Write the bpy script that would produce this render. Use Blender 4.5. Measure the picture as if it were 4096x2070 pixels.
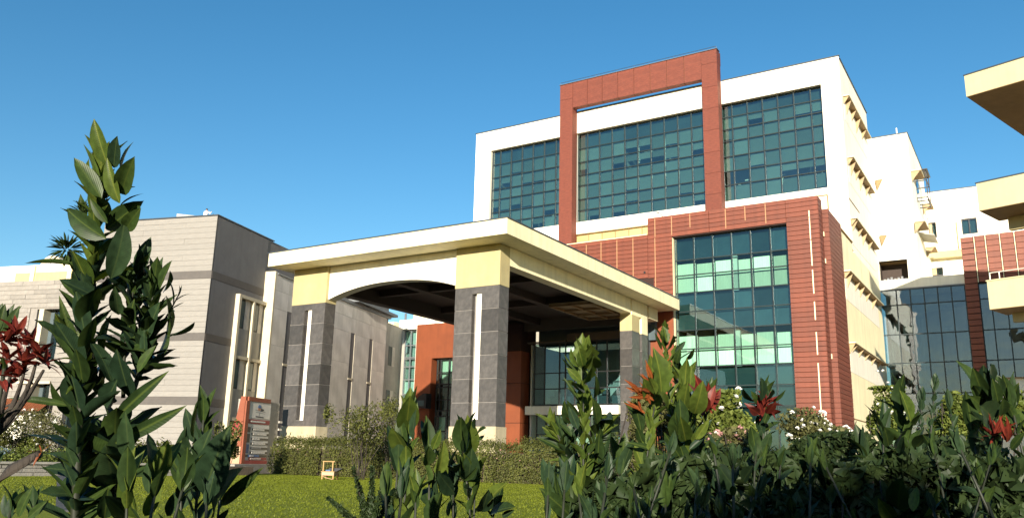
import bpy, bmesh, math, random
import numpy as np
from mathutils import Vector, Matrix, Quaternion
random.seed(7); rng = np.random.default_rng(11)
R = math.radians
for o in list(bpy.data.objects): bpy.data.objects.remove(o)
sc = bpy.context.scene
COL = sc.collection

# ------------------------------------------------------------------ camera
EYE = Vector((0, 0, 1.7)); FPX = 3347.0
def cam_rows(yaw, pitch, roll):
    f = Vector((-math.sin(yaw)*math.cos(pitch), math.cos(yaw)*math.cos(pitch), math.sin(pitch)))
    r = Vector((math.cos(yaw), math.sin(yaw), 0)); u = r.cross(f)
    c, s = math.cos(roll), math.sin(roll)
    return c*r+s*u, -s*r+c*u, f
CR, CU, CF = cam_rows(R(32.02), R(13.50), R(1.44))
cam = bpy.data.cameras.new('camera'); co = bpy.data.objects.new('camera', cam); COL.objects.link(co)
cam.sensor_fit = 'HORIZONTAL'; cam.sensor_width = 36; cam.lens = 36*FPX/4096
cam.clip_start = 0.05; cam.clip_end = 3000
m = Matrix((( CR.x, CU.x, -CF.x, 0), (CR.y, CU.y, -CF.y, 0), (CR.z, CU.z, -CF.z, EYE.z), (0, 0, 0, 1)))
co.matrix_world = m; sc.camera = co

# ------------------------------------------------------------------ sky, sun, exposure
SUN_AZ, SUN_EL = 21.5, 13.0           # azimuth from -Y towards +X
w = bpy.data.worlds.new('World'); sc.world = w; w.use_nodes = True
nt = w.node_tree; bg = nt.nodes['Background']
sky = nt.nodes.new('ShaderNodeTexSky'); sky.sky_type = 'NISHITA'; sky.sun_disc = False
sky.sun_elevation = R(SUN_EL)
sdir = Vector((math.sin(R(SUN_AZ))*math.cos(R(SUN_EL)), -math.cos(R(SUN_AZ))*math.cos(R(SUN_EL)), math.sin(R(SUN_EL))))
sky.sun_rotation = math.atan2(sdir.x, sdir.y)
sky.air_density = 1.0; sky.dust_density = 0.3; sky.ozone_density = 2.2
hsv = nt.nodes.new('ShaderNodeHueSaturation'); hsv.inputs['Saturation'].default_value = 1.30; hsv.inputs['Hue'].default_value = .495
nt.links.new(sky.outputs[0], hsv.inputs['Color']); nt.links.new(hsv.outputs[0], bg.inputs[0]); bg.inputs[1].default_value = 0.080
sl = bpy.data.lights.new('sun', 'SUN'); sl.energy = 4.8; sl.angle = R(0.5); sl.color = (1.0, 0.91, 0.76)
so = bpy.data.objects.new('sun', sl); COL.objects.link(so)
so.rotation_euler = sdir.to_track_quat('Z', 'Y').to_euler()
sc.view_settings.view_transform = 'Standard'; sc.view_settings.look = 'None'
sc.view_settings.exposure = 1.18; sc.view_settings.gamma = 1.0; sc.view_settings.use_curve_mapping = False
sc.render.engine = 'CYCLES'
try:
    sc.cycles.use_denoising = True
    sc.cycles.caustics_reflective = False; sc.cycles.caustics_refractive = False
    sc.cycles.max_bounces = 7; sc.cycles.transparent_max_bounces = 12; sc.cycles.sample_clamp_indirect = 6
except Exception: pass

# ------------------------------------------------------------------ materials
MATS = {}
def newmat(name):
    mt = bpy.data.materials.new(name); mt.use_nodes = True
    n = mt.node_tree; b = n.nodes['Principled BSDF']; MATS[name] = mt
    return mt, n, b
def nd(n, t, **k):
    x = n.nodes.new(t)
    for a, v in k.items(): setattr(x, a, v)
    return x
def mat(name, col, rough=0.7, var=0.12, scale=3.0, bump=0.0, bscale=40.0, metal=0.0, rnd=0.0, streak=0.0, spec=0.5, stretch=None, col2=None):
    """diffuse colour broken by two scales of noise, optional weather streaks, bump and per-object variation"""
    mt, n, b = newmat(name); L = n.links
    tc = nd(n, 'ShaderNodeTexCoord'); src = tc.outputs['Object']
    if stretch:
        mp = nd(n, 'ShaderNodeMapping'); mp.inputs['Scale'].default_value = stretch
        L.new(src, mp.inputs[0]); src = mp.outputs[0]
    n1 = nd(n, 'ShaderNodeTexNoise'); n1.inputs['Scale'].default_value = scale; n1.inputs['Detail'].default_value = 8; n1.inputs['Roughness'].default_value = .65
    L.new(src, n1.inputs['Vector'])
    rp = nd(n, 'ShaderNodeMapRange'); rp.inputs[1].default_value = .3; rp.inputs[2].default_value = .7
    rp.inputs[3].default_value = 1-var; rp.inputs[4].default_value = 1+var
    L.new(n1.outputs[0], rp.inputs[0]); fac = rp.outputs[0]
    def mul(a, bsock):
        q = nd(n, 'ShaderNodeMath', operation='MULTIPLY'); L.new(a, q.inputs[0]); L.new(bsock, q.inputs[1]); return q.outputs[0]
    if streak:
        mp = nd(n, 'ShaderNodeMapping'); mp.inputs['Scale'].default_value = (2.2, 2.2, .12)
        L.new(tc.outputs['Object'], mp.inputs[0])
        n2 = nd(n, 'ShaderNodeTexNoise'); n2.inputs['Scale'].default_value = 1.6; n2.inputs['Detail'].default_value = 6
        L.new(mp.outputs[0], n2.inputs['Vector'])
        r2 = nd(n, 'ShaderNodeMapRange'); r2.inputs[1].default_value = .42; r2.inputs[2].default_value = .75
        r2.inputs[3].default_value = 1; r2.inputs[4].default_value = 1-streak
        L.new(n2.outputs[0], r2.inputs[0]); fac = mul(fac, r2.outputs[0])
    if rnd:
        oi = nd(n, 'ShaderNodeObjectInfo')
        r3 = nd(n, 'ShaderNodeMapRange'); r3.inputs[3].default_value = 1-rnd; r3.inputs[4].default_value = 1+rnd
        L.new(oi.outputs['Random'], r3.inputs[0]); fac = mul(fac, r3.outputs[0])
    base = nd(n, 'ShaderNodeRGB'); base.outputs[0].default_value = (*col, 1); csock = base.outputs[0]
    if col2:
        n4 = nd(n, 'ShaderNodeTexNoise'); n4.inputs['Scale'].default_value = scale*.45; n4.inputs['Detail'].default_value = 5
        L.new(src, n4.inputs['Vector'])
        r4 = nd(n, 'ShaderNodeMapRange'); r4.inputs[1].default_value = .42; r4.inputs[2].default_value = .6
        L.new(n4.outputs[0], r4.inputs[0])
        mx = nd(n, 'ShaderNodeMix', data_type='RGBA'); L.new(r4.outputs[0], mx.inputs[0]); L.new(csock, mx.inputs[6]); mx.inputs[7].default_value = (*col2, 1)
        csock = mx.outputs[2]
    vm = nd(n, 'ShaderNodeVectorMath', operation='SCALE'); L.new(csock, vm.inputs[0]); L.new(fac, vm.inputs['Scale'])
    L.new(vm.outputs[0], b.inputs['Base Color'])
    b.inputs['Roughness'].default_value = rough; b.inputs['Metallic'].default_value = metal; b.inputs['Specular IOR Level'].default_value = spec
    if bump:
        n3 = nd(n, 'ShaderNodeTexNoise'); n3.inputs['Scale'].default_value = bscale; n3.inputs['Detail'].default_value = 6
        L.new(src, n3.inputs['Vector'])
        bp = nd(n, 'ShaderNodeBump'); bp.inputs['Strength'].default_value = bump; bp.inputs['Distance'].default_value = .02
        L.new(n3.outputs[0], bp.inputs['Height']); L.new(bp.outputs[0], b.inputs['Normal'])
    return mt
def glass(name, tint, refl=.10, rough=.015, wav=.12, rnd=.15, wscale=.5):
    mt, n, b = newmat(name); L = n.links; n.nodes.remove(b)
    out = n.nodes['Material Output']
    oi = nd(n, 'ShaderNodeObjectInfo')
    rr = nd(n, 'ShaderNodeMapRange'); rr.inputs[3].default_value = 1-rnd; rr.inputs[4].default_value = 1+rnd
    L.new(oi.outputs['Random'], rr.inputs[0])
    rgb = nd(n, 'ShaderNodeRGB'); rgb.outputs[0].default_value = (*tint, 1)
    vm = nd(n, 'ShaderNodeVectorMath', operation='SCALE'); L.new(rgb.outputs[0], vm.inputs[0]); L.new(rr.outputs[0], vm.inputs['Scale'])
    tr = nd(n, 'ShaderNodeBsdfTransparent'); L.new(vm.outputs[0], tr.inputs[0])
    gl = nd(n, 'ShaderNodeBsdfGlossy'); gl.inputs['Roughness'].default_value = rough; gl.inputs[0].default_value = (.92, .97, 1, 1)
    tc = nd(n, 'ShaderNodeTexCoord'); nz = nd(n, 'ShaderNodeTexNoise'); nz.inputs['Scale'].default_value = wscale; nz.inputs['Detail'].default_value = 2
    ad = nd(n, 'ShaderNodeVectorMath', operation='ADD'); L.new(tc.outputs['Object'], ad.inputs[0])
    sh = nd(n, 'ShaderNodeVectorMath', operation='SCALE'); L.new(oi.outputs['Location'], sh.inputs[0]); sh.inputs['Scale'].default_value = 1.0
    L.new(sh.outputs[0], ad.inputs[1]); L.new(ad.outputs[0], nz.inputs['Vector'])
    bp = nd(n, 'ShaderNodeBump'); bp.inputs['Strength'].default_value = wav; bp.inputs['Distance'].default_value = .1
    L.new(nz.outputs[0], bp.inputs['Height']); L.new(bp.outputs[0], gl.inputs['Normal'])
    fr = nd(n, 'ShaderNodeFresnel'); fr.inputs['IOR'].default_value = 1.5
    fm = nd(n, 'ShaderNodeMath', operation='ADD'); L.new(fr.outputs[0], fm.inputs[0]); fm.inputs[1].default_value = refl; fm.use_clamp = True
    mx = nd(n, 'ShaderNodeMixShader'); L.new(fm.outputs[0], mx.inputs[0]); L.new(tr.outputs[0], mx.inputs[1]); L.new(gl.outputs[0], mx.inputs[2])
    L.new(mx.outputs[0], out.inputs[0])
    return mt
def leafmat(name, c1, c2, trans=.25, rough=.45, island=False, rnd=.35, vein=True):
    """leaf: two tones chosen per leaf, pale midrib, some light through the blade"""
    mt, n, b = newmat(name); L = n.links; out = n.nodes['Material Output']
    if island: rs = nd(n, 'ShaderNodeNewGeometry').outputs['Random Per Island']
    else: rs = nd(n, 'ShaderNodeObjectInfo').outputs['Random']
    mx = nd(n, 'ShaderNodeMix', data_type='RGBA'); L.new(rs, mx.inputs[0]); mx.inputs[6].default_value = (*c1, 1); mx.inputs[7].default_value = (*c2, 1)
    tc = nd(n, 'ShaderNodeTexCoord')
    nz = nd(n, 'ShaderNodeTexNoise'); nz.inputs['Scale'].default_value = 6 if not island else 2; nz.inputs['Detail'].default_value = 5
    L.new(tc.outputs['Object'], nz.inputs['Vector'])
    r = nd(n, 'ShaderNodeMapRange'); r.inputs[1].default_value = .3; r.inputs[2].default_value = .7; r.inputs[3].default_value = 1-rnd; r.inputs[4].default_value = 1+rnd
    L.new(nz.outputs[0], r.inputs[0])
    vm = nd(n, 'ShaderNodeVectorMath', operation='SCALE'); L.new(mx.outputs[2], vm.inputs[0]); L.new(r.outputs[0], vm.inputs['Scale'])
    cs = vm.outputs[0]
    if vein and not island:
        sp = nd(n, 'ShaderNodeSeparateXYZ'); L.new(tc.outputs['Object'], sp.inputs[0])
        ab = nd(n, 'ShaderNodeMath', operation='ABSOLUTE'); L.new(sp.outputs[0], ab.inputs[0])
        cr = nd(n, 'ShaderNodeMapRange'); cr.inputs[1].default_value = .006; cr.inputs[2].default_value = .018; cr.inputs[3].default_value = 1; cr.inputs[4].default_value = 0
        L.new(ab.outputs[0], cr.inputs[0])
        # side veins: bands running out and up from the midrib
        q1 = nd(n, 'ShaderNodeMath', operation='SUBTRACT'); L.new(sp.outputs[1], q1.inputs[0]); L.new(ab.outputs[0], q1.inputs[1])
        q2 = nd(n, 'ShaderNodeMath', operation='MULTIPLY'); L.new(q1.outputs[0], q2.inputs[0]); q2.inputs[1].default_value = 130
        q3 = nd(n, 'ShaderNodeMath', operation='SINE'); L.new(q2.outputs[0], q3.inputs[0])
        bp = nd(n, 'ShaderNodeBump'); bp.inputs['Strength'].default_value = .07; bp.inputs['Distance'].default_value = .004
        L.new(q3.outputs[0], bp.inputs['Height']); L.new(bp.outputs[0], b.inputs['Normal'])
        m2 = nd(n, 'ShaderNodeMix', data_type='RGBA'); L.new(cr.outputs[0], m2.inputs[0]); L.new(cs, m2.inputs[6])
        m2.inputs[7].default_value = (min(1, c2[0]*1.35+.004), min(1, c2[1]*1.2+.004), c2[2]*1.2, 1)
        cs = m2.outputs[2]
    L.new(cs, b.inputs['Base Color']); b.inputs['Roughness'].default_value = rough; b.inputs['Specular IOR Level'].default_value = .22
    tl = nd(n, 'ShaderNodeBsdfTranslucent')
    hs = nd(n, 'ShaderNodeMix', data_type='RGBA', blend_type='MULTIPLY'); hs.inputs[0].default_value = 1
    L.new(cs, hs.inputs[6]); hs.inputs[7].default_value = (1.0, 1.0, .45, 1)
    L.new(hs.outputs[2], tl.inputs[0])
    ms = nd(n, 'ShaderNodeMixShader'); ms.inputs[0].default_value = trans
    L.new(b.outputs[0], ms.inputs[1]); L.new(tl.outputs[0], ms.inputs[2]); L.new(ms.outputs[0], out.inputs[0])
    return mt

M = dict(
 cream=mat('cream_paint', (.83, .745, .48), .65, .07, 1.2, .15, 60, streak=.16),
 white=mat('white_paint', (.82, .78, .66), .6, .05, 1.0, .12, 60, streak=.16),
 capital=mat('yellow_stone_paint', (.41, .345, .175), .6, .08, 2.0, .15, 50, streak=.10),
 plinth=mat('pale_plinth', (.42, .36, .235), .7, .10, 2.5, .2, 40, streak=.2),
 granite=mat('grey_granite', (.064, .059, .056), .42, .28, 5.0, .12, 25, rnd=.30, spec=.4, col2=(.07, .064, .06)),
 grout=mat('grout', (.22, .205, .19), .8, .1, 8),
 red=mat('red_cladding', (.155, .036, .016), .6, .16, 2.5, .25, 60, rnd=.14, streak=.18, stretch=(1, 1, 4)),
 redside=mat('red_wood_side', (.17, .045, .022), .6, .15, 2.5, .3, 60, rnd=.10, streak=.15, stretch=(1, 1, 4)),
 redbrick=mat('red_brick_finish', (.125, .026, .0125), .7, .30, 6.0, .6, 30, rnd=.07, stretch=(1, 1, 7), col2=(.16, .036, .018)),
 orange=mat('orange_red_plaster', (.18, .043, .012), .6, .14, 1.2, .15, 30, streak=.16),
 joint=mat('cream_joint', (.36, .20, .10), .7, .1, 5),
 dark=mat('dark_joint', (.03, .012, .009), .9, .1, 4),
 frame=mat('dark_green_frame', (.012, .022, .024), .45, .1, 4, spec=.4),
 black=mat('black_metal', (.012, .011, .012), .45, .1, 4),
 coping=mat('slate_coping', (.04, .055, .075), .5, .1, 4),
 steel=mat('grey_steel', (.16, .17, .18), .4, .1, 4, metal=.3),
 spandrel=mat('dark_spandrel', (.075, .115, .115), .22, .15, 1.5, spec=.6, rnd=.15),
 blind=mat('pale_blind', (.66, .70, .61), .8, .12, 3, stretch=(9, 9, .3), rnd=.16),
 reflection_panel=mat('grey_reflection', (.17, .19, .175), .8, .35, 1.6, stretch=(5, 5, .35), col2=(.035, .045, .045), streak=.4),
 roller=mat('grey_roller_blind', (.150, .180, .168), .85, .10, 2, rnd=.08),
 interior=mat('interior_plaster', (.52, .56, .54), .85, .08, 1),
 ceiling=mat('office_ceiling', (.55, .58, .54), .85, .06, 1.5),
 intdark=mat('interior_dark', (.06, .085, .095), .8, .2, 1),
 whiteboard=mat('partition_white', (.72, .74, .70), .7, .05, 2),
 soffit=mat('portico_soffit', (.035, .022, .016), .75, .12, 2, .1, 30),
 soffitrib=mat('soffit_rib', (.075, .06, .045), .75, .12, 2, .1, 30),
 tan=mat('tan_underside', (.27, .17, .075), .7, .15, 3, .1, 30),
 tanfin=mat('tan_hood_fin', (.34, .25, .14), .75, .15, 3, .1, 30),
 tanpane=mat('tan_blind_pane', (.46, .34, .16), .35, .1, 3, rnd=.12),
 siding=mat('pale_siding', (.225, .21, .19), .7, .10, 2.5, .3, 35, rnd=.035, stretch=(1, 1, 5)),
 sidewall=mat('slate_side_wall', (.125, .122, .125), .65, .10, 1.5, .15, 30, streak=.12),
 band=mat('grey_band', (.085, .075, .068), .7, .10, 3, .1, 30),
 stone=mat('pale_stone', (.235, .215, .19), .75, .14, 4, .4, 25, rnd=.12),
 marble=mat('patched_stone', (.67, .625, .555), .6, .10, 2.2, .2, 20, rnd=.05, streak=.12, col2=(.55, .51, .45)),
 greywall=mat('grey_render', (.42, .40, .36), .75, .12, 2, .2, 25, streak=.2),
 pil=mat('pilaster_cream', (.52, .46, .33), .6, .08, 2, .1, 40, streak=.1),
 rust=mat('rusty_corrugated_sheet', (.22, .07, .025), .6, .25, 3, .2, 30, stretch=(6, 6, .5)),
 concrete=mat('concrete', (.30, .28, .245), .8, .15, 3, .3, 25, streak=.2),
 signorange=mat('sign_orange_paint', (.21, .052, .02), .55, .12, 5),
 signred=mat('sign_red_paint', (.22, .025, .022), .5, .1, 5),
 signwhite=mat('sign_white_panel', (.55, .52, .47), .5, .06, 4),
 signblack=mat('sign_black_row', (.010, .011, .014), .4, .1, 4),
 signblue=mat('sign_blue_row', (.035, .10, .24), .45, .1, 4),
 skin=mat('skin', (.38, .20, .12), .6, .1, 10),
 cloth=mat('white_shirt', (.80, .80, .78), .8, .05, 10),
 darkcloth=mat('dark_cloth', (.03, .03, .035), .8, .1, 10),
 wood=mat('honey_wood', (.33, .19, .055), .55, .2, 8, .1, 60, stretch=(1, 1, 8)),
 palewood=mat('pale_pink_wood', (.42, .26, .16), .6, .15, 8, stretch=(8, 8, 1)),
 bluecloth=mat('blue_cloth', (.04, .10, .22), .7, .1, 6),
 soil=mat('soil', (.055, .040, .028), .95, .3, 4, .8, 20),
 asphalt=mat('path_dark_stone', (.045, .045, .048), .8, .25, 6, .4, 20, rnd=.2),
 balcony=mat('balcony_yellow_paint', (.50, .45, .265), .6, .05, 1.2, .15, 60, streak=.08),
 pave=mat('forecourt_paving', (.24, .22, .19), .8, .15, 2, .2, 15),
 bark=mat('bark', (.035, .027, .02), .9, .3, 8, .6, 25, stretch=(4, 4, 1)),
 stem=mat('green_stem', (.016, .019, .008), .6, .25, 8),
 tower_glass=glass('teal_window_glass', (.66, .79, .76), .07, wav=.06, rnd=.07),
 green_glass=glass('green_window_glass', (.74, .88, .83), .0, wav=.05),
 blue_glass=glass('blue_window_glass', (.60, .73, .73), .02, wav=.08),
 mirror_glass=glass('mirror_curtain_glass', (.52, .60, .60), .045, wav=.14, wscale=.8),
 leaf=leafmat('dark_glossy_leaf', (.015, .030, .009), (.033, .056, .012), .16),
 leaf_lit=leafmat('sunlit_leaf', (.042, .070, .012), (.085, .115, .019), .26),  # lit copy of the leaf: sunlight put into a brighter colour
 leaf_blue=leafmat('deep_green_leaf', (.013, .028, .014), (.026, .048, .018), .14),
 leaf_red=leafmat('wine_red_leaf', (.085, .012, .011), (.155, .026, .016), .22),
 leaf_rust=leafmat('rust_orange_leaf', (.13, .030, .010), (.19, .055, .014), .2),
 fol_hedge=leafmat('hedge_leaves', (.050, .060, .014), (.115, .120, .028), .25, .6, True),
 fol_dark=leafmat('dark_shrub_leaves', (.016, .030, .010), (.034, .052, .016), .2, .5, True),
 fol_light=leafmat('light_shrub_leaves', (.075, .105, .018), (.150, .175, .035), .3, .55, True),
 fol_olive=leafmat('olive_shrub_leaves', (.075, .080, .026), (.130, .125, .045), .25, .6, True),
 fol_blue=leafmat('grey_blue_leaves', (.10, .15, .19), (.20, .27, .32), .2, .7, True),
 grass=leafmat('lawn_grass', (.115, .138, .009), (.138, .160, .013), .3, .6, True),
 petal=mat('white_petal', (.80, .78, .72), .7, .05, 5),
 petal_pink=mat('pink_petal', (.42, .22, .20), .7, .1, 5),
)
# lawn: mown turf with soft patches and fine grain
def lawn_mat():
    mt, n, b = newmat('mown_lawn'); L = n.links
    tc = nd(n, 'ShaderNodeTexCoord')
    a = nd(n, 'ShaderNodeTexNoise'); a.inputs['Scale'].default_value = .45; a.inputs['Detail'].default_value = 6; L.new(tc.outputs['Object'], a.inputs['Vector'])
    c = nd(n, 'ShaderNodeTexNoise'); c.inputs['Scale'].default_value = 22; c.inputs['Detail'].default_value = 8; L.new(tc.outputs['Object'], c.inputs['Vector'])
    r = nd(n, 'ShaderNodeValToRGB'); r.color_ramp.elements[0].color = (.125, .148, .010, 1); r.color_ramp.elements[0].position = .35
    r.color_ramp.elements[1].color = (.175, .198, .019, 1); r.color_ramp.elements[1].position = .65
    mx = nd(n, 'ShaderNodeMath', operation='MULTIPLY_ADD'); L.new(c.outputs[0], mx.inputs[0]); mx.inputs[1].default_value = .45
    m2 = nd(n, 'ShaderNodeMath', operation='MULTIPLY'); L.new(a.outputs[0], m2.inputs[0]); m2.inputs[1].default_value = .55; L.new(m2.outputs[0], mx.inputs[2])
    L.new(mx.outputs[0], r.inputs[0]); L.new(r.outputs[0], b.inputs['Base Color']); b.inputs['Roughness'].default_value = .9; b.inputs['Specular IOR Level'].default_value = .1
    bp = nd(n, 'ShaderNodeBump'); bp.inputs['Strength'].default_value = .3; bp.inputs['Distance'].default_value = .02
    L.new(c.outputs[0], bp.inputs['Height']); L.new(bp.outputs[0], b.inputs['Normal'])
    return mt
M['lawn'] = lawn_mat()

# ------------------------------------------------------------------ helpers
LOCAL = set()                 # roots whose children are given in the root's own frame
def tag(o, label=None, cat=None, group=None, kind=None):
    if label: o['label'] = label
    if cat: o['category'] = cat
    if group: o['group'] = group
    if kind: o['kind'] = kind
    return o
def thing(name, label, cat, loc=(0, 0, 0), rz=None, group=None):
    o = bpy.data.objects.new(name, None); COL.objects.link(o); o.location = loc; o.empty_display_size = .2
    if rz is not None: o.rotation_euler.z = rz; LOCAL.add(o.name)
    return tag(o, label, cat, group)
def root_of(o):
    while o.parent: o = o.parent
    return o
def offs(parent):
    """what to subtract from given coordinates so that they become the parent's local ones"""
    if parent is None: return Vector()
    r = root_of(parent)
    v = Vector() if r.name in LOCAL else r.location.copy()
    p = parent
    while p is not r: v += p.location; p = p.parent
    return v
class MB:
    def __init__(s): s.v = []; s.f = []
    def add(s, vs, fs):
        k = len(s.v); s.v += [tuple(v) for v in vs]; s.f += [tuple(i+k for i in f) for f in fs]; return s
    def box(s, x0, x1, y0, y1, z0, z1):
        if x0 > x1: x0, x1 = x1, x0
        if y0 > y1: y0, y1 = y1, y0
        if z0 > z1: z0, z1 = z1, z0
        return s.add([(x0,y0,z0),(x1,y0,z0),(x1,y1,z0),(x0,y1,z0),(x0,y0,z1),(x1,y0,z1),(x1,y1,z1),(x0,y1,z1)],
                     [(3,2,1,0),(4,5,6,7),(0,1,5,4),(1,2,6,5),(2,3,7,6),(3,0,4,7)])
    def prism(s, pts, axis, c0, c1):
        """polygon pts (two coordinates) extruded along axis x/y/z"""
        def P(a, b, c): return {'x': (c, a, b), 'y': (a, c, b), 'z': (a, b, c)}[axis]
        n = len(pts); vs = [P(a, b, c0) for a, b in pts]+[P(a, b, c1) for a, b in pts]
        fs = [tuple(range(n-1, -1, -1)), tuple(range(n, 2*n))]+[(i, (i+1) % n, n+(i+1) % n, n+i) for i in range(n)]
        return s.add(vs, fs)
    def tube(s, pts, rad, n=7):
        pts = [Vector(p) for p in pts]; k0 = len(s.v)
        if not hasattr(rad, '__len__'): rad = [rad]*len(pts)
        ref = Vector((.31, .17, .93))
        for i, p in enumerate(pts):
            t = (pts[min(i+1, len(pts)-1)]-pts[max(i-1, 0)]).normalized()
            a = t.cross(ref)
            if a.length < .05: a = t.cross(Vector((1, 0, 0)))
            a.normalize(); b = t.cross(a)
            for j in range(n):
                q = p+rad[i]*(a*math.cos(2*math.pi*j/n)+b*math.sin(2*math.pi*j/n)); s.v.append(tuple(q))
        for i in range(len(pts)-1):
            for j in range(n):
                s.f.append((k0+i*n+j, k0+i*n+(j+1) % n, k0+(i+1)*n+(j+1) % n, k0+(i+1)*n+j))
        s.f.append(tuple(k0+j for j in range(n-1, -1, -1))); e = k0+(len(pts)-1)*n; s.f.append(tuple(e+j for j in range(n)))
        return s
    def build(s, name, mt, parent=None, smooth=False, fix=True):
        o = offs(parent)
        me = bpy.data.meshes.new(name); me.from_pydata([(x-o.x, y-o.y, z-o.z) for x, y, z in s.v], [], s.f)
        if fix:
            bm = bmesh.new(); bm.from_mesh(me); bmesh.ops.recalc_face_normals(bm, faces=bm.faces); bm.to_mesh(me); bm.free()
        me.materials.append(mt)
        if smooth: me.polygons.foreach_set('use_smooth', [True]*len(me.polygons))
        ob = bpy.data.objects.new(name, me); COL.objects.link(ob); ob.parent = parent
        return ob
def box(name, mt, parent, x0, x1, y0, y1, z0, z1, label=None):
    o = MB().box(x0, x1, y0, y1, z0, z1).build(name, mt, parent)
    if label: o['label'] = label
    return o
PIECES = {}
def piece(name, mt, parent, x0, x1, y0, y1, z0, z1, tilt=None):
    """one loose piece (tile, plank, pane): alike pieces share mesh data, edges slightly chamfered"""
    d = tuple(round(abs(a), 3) for a in (x1-x0, y1-y0, z1-z0)); key = (d, mt.name, name)
    me = PIECES.get(key)
    if me is None:
        bm = bmesh.new(); bmesh.ops.create_cube(bm, size=1)
        bmesh.ops.scale(bm, vec=d, verts=bm.verts)
        if min(d) > .02 and 'pane' not in name: bmesh.ops.bevel(bm, geom=bm.edges[:], offset=min(.006, min(d)*.25), segments=1, affect='EDGES')
        me = bpy.data.meshes.new(name); bm.to_mesh(me); bm.free(); me.materials.append(mt); PIECES[key] = me
    o = bpy.data.objects.new(name, me); COL.objects.link(o); o.parent = parent
    o.location = Vector(((x0+x1)/2, (y0+y1)/2, (z0+z1)/2))-offs(parent)
    if tilt: o.rotation_euler = (random.uniform(-tilt, tilt), 0, random.uniform(-tilt, tilt))
    return o
def mesh_np(name, verts, nper, faces, mt, parent=None):
    """verts (N*nper,3) made of N alike islands; faces: index tuples within one island"""
    o = offs(parent); verts = np.asarray(verts, dtype=np.float32)-np.array(o, dtype=np.float32)
    N = len(verts)//nper; fa = []
    me = bpy.data.meshes.new(name); me.vertices.add(len(verts)); me.vertices.foreach_set('co', verts.ravel())
    k = len(faces); ln = len(faces[0])
    idx = (np.array(faces)[None, :, :]+(np.arange(N)*nper)[:, None, None]).reshape(-1)
    me.loops.add(len(idx)); me.loops.foreach_set('vertex_index', idx.astype(np.int32))
    me.polygons.add(N*k); me.polygons.foreach_set('loop_start', (np.arange(N*k)*ln).astype(np.int32))
    me.polygons.foreach_set('loop_total', np.full(N*k, ln, dtype=np.int32)) if False else None
    me.update(calc_edges=True); me.validate(); me.materials.append(mt)
    ob = bpy.data.objects.new(name, me); COL.objects.link(ob); ob.parent = parent
    return ob
def leafcloud(name, mt, parent, pts, nrm, size, aspect=.55, jit=.8):
    """many small folded leaves at pts, facing roughly along nrm"""
    pts = np.asarray(pts, float); n = len(pts); nrm = np.asarray(nrm, float)+rng.normal(0, jit, (n, 3))
    nrm /= np.linalg.norm(nrm, axis=1)[:, None]+1e-9
    a = rng.normal(0, 1, (n, 3)); a -= nrm*(a*nrm).sum(1)[:, None]; a /= np.linalg.norm(a, axis=1)[:, None]+1e-9
    b = np.cross(nrm, a); s = (size*rng.uniform(.6, 1.3, n))[:, None]
    v0 = pts-a*s*.5; v2 = pts+a*s*.5-nrm*s*.12; v1 = pts+b*s*aspect*.5+nrm*s*.10; v3 = pts-b*s*aspect*.5+nrm*s*.10
    v = np.stack([v0, v1, v2, v3], 1).reshape(-1, 3)
    ob = mesh_np(name, v, 4, [(0, 1, 2), (0, 2, 3)], mt, parent); ob['kind'] = 'stuff'
    return ob

# pixel of the photograph (2576 px wide view) at a forward distance -> point in the place
def at(u, v, dep):
    s = 4096/2576; x = (u*s-2048)/FPX; y = (1035-v*s)/FPX
    return EYE+(CR*x+CU*y+CF)*dep
def hz(x, y):
    r = math.hypot(x, y); t = min(1, max(0, (r-3.5)/6.0)); t = t*t*(3-2*t)
    return .35+.65*t

# ------------------------------------------------------------------ ground
def sheet(name, mt, nx, ny, fx, dz, kind='structure'):
    b = MB()
    for j in range(ny+1):
        for i in range(nx+1):
            x, y = fx(i/nx, j/ny); b.v.append((x, y, hz(x, y)+dz))
    for j in range(ny):
        for i in range(nx):
            k = j*(nx+1)+i; b.f.append((k, k+1, k+nx+2, k+nx+1))
    o = b.build(name, mt, None, True, False); o['kind'] = kind
    return o
def spread(t): 
    q = 2*t-1; return math.copysign(abs(q)**3*900+abs(q)*40, q)
sheet('ground', M['soil'], 90, 90, lambda a, b: (spread(a), spread(b)), 0)
def lawn_xy(a, b):
    # strip from the planting bed to the planter wall and hedge
    x = -24.6+a*(30.0); near = 5.2-.10*(x+10) if x < -10 else 5.2+(x+10)*.0; far = 22.9+.3*math.sin(x*.4)
    far = min(far, 11+(x+22)*8) if x < -20.5 else far
    return x, near+(far-near)*b if far > near else near
sheet('lawn', M['lawn'], 70, 40, lambda a, b: (-24.3+a*32, 4.6+b*18.6), .006)
box('forecourt', M['pave'], None, -30, 6, 23.6, 60, .9, 1.012)['kind'] = 'structure'

# ================================================================== MAIN BUILDING
B = thing('office_building', 'white and red office building with tall gridded glass walls and a red portal frame', 'building', (-20, 46, 1.0))
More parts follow.
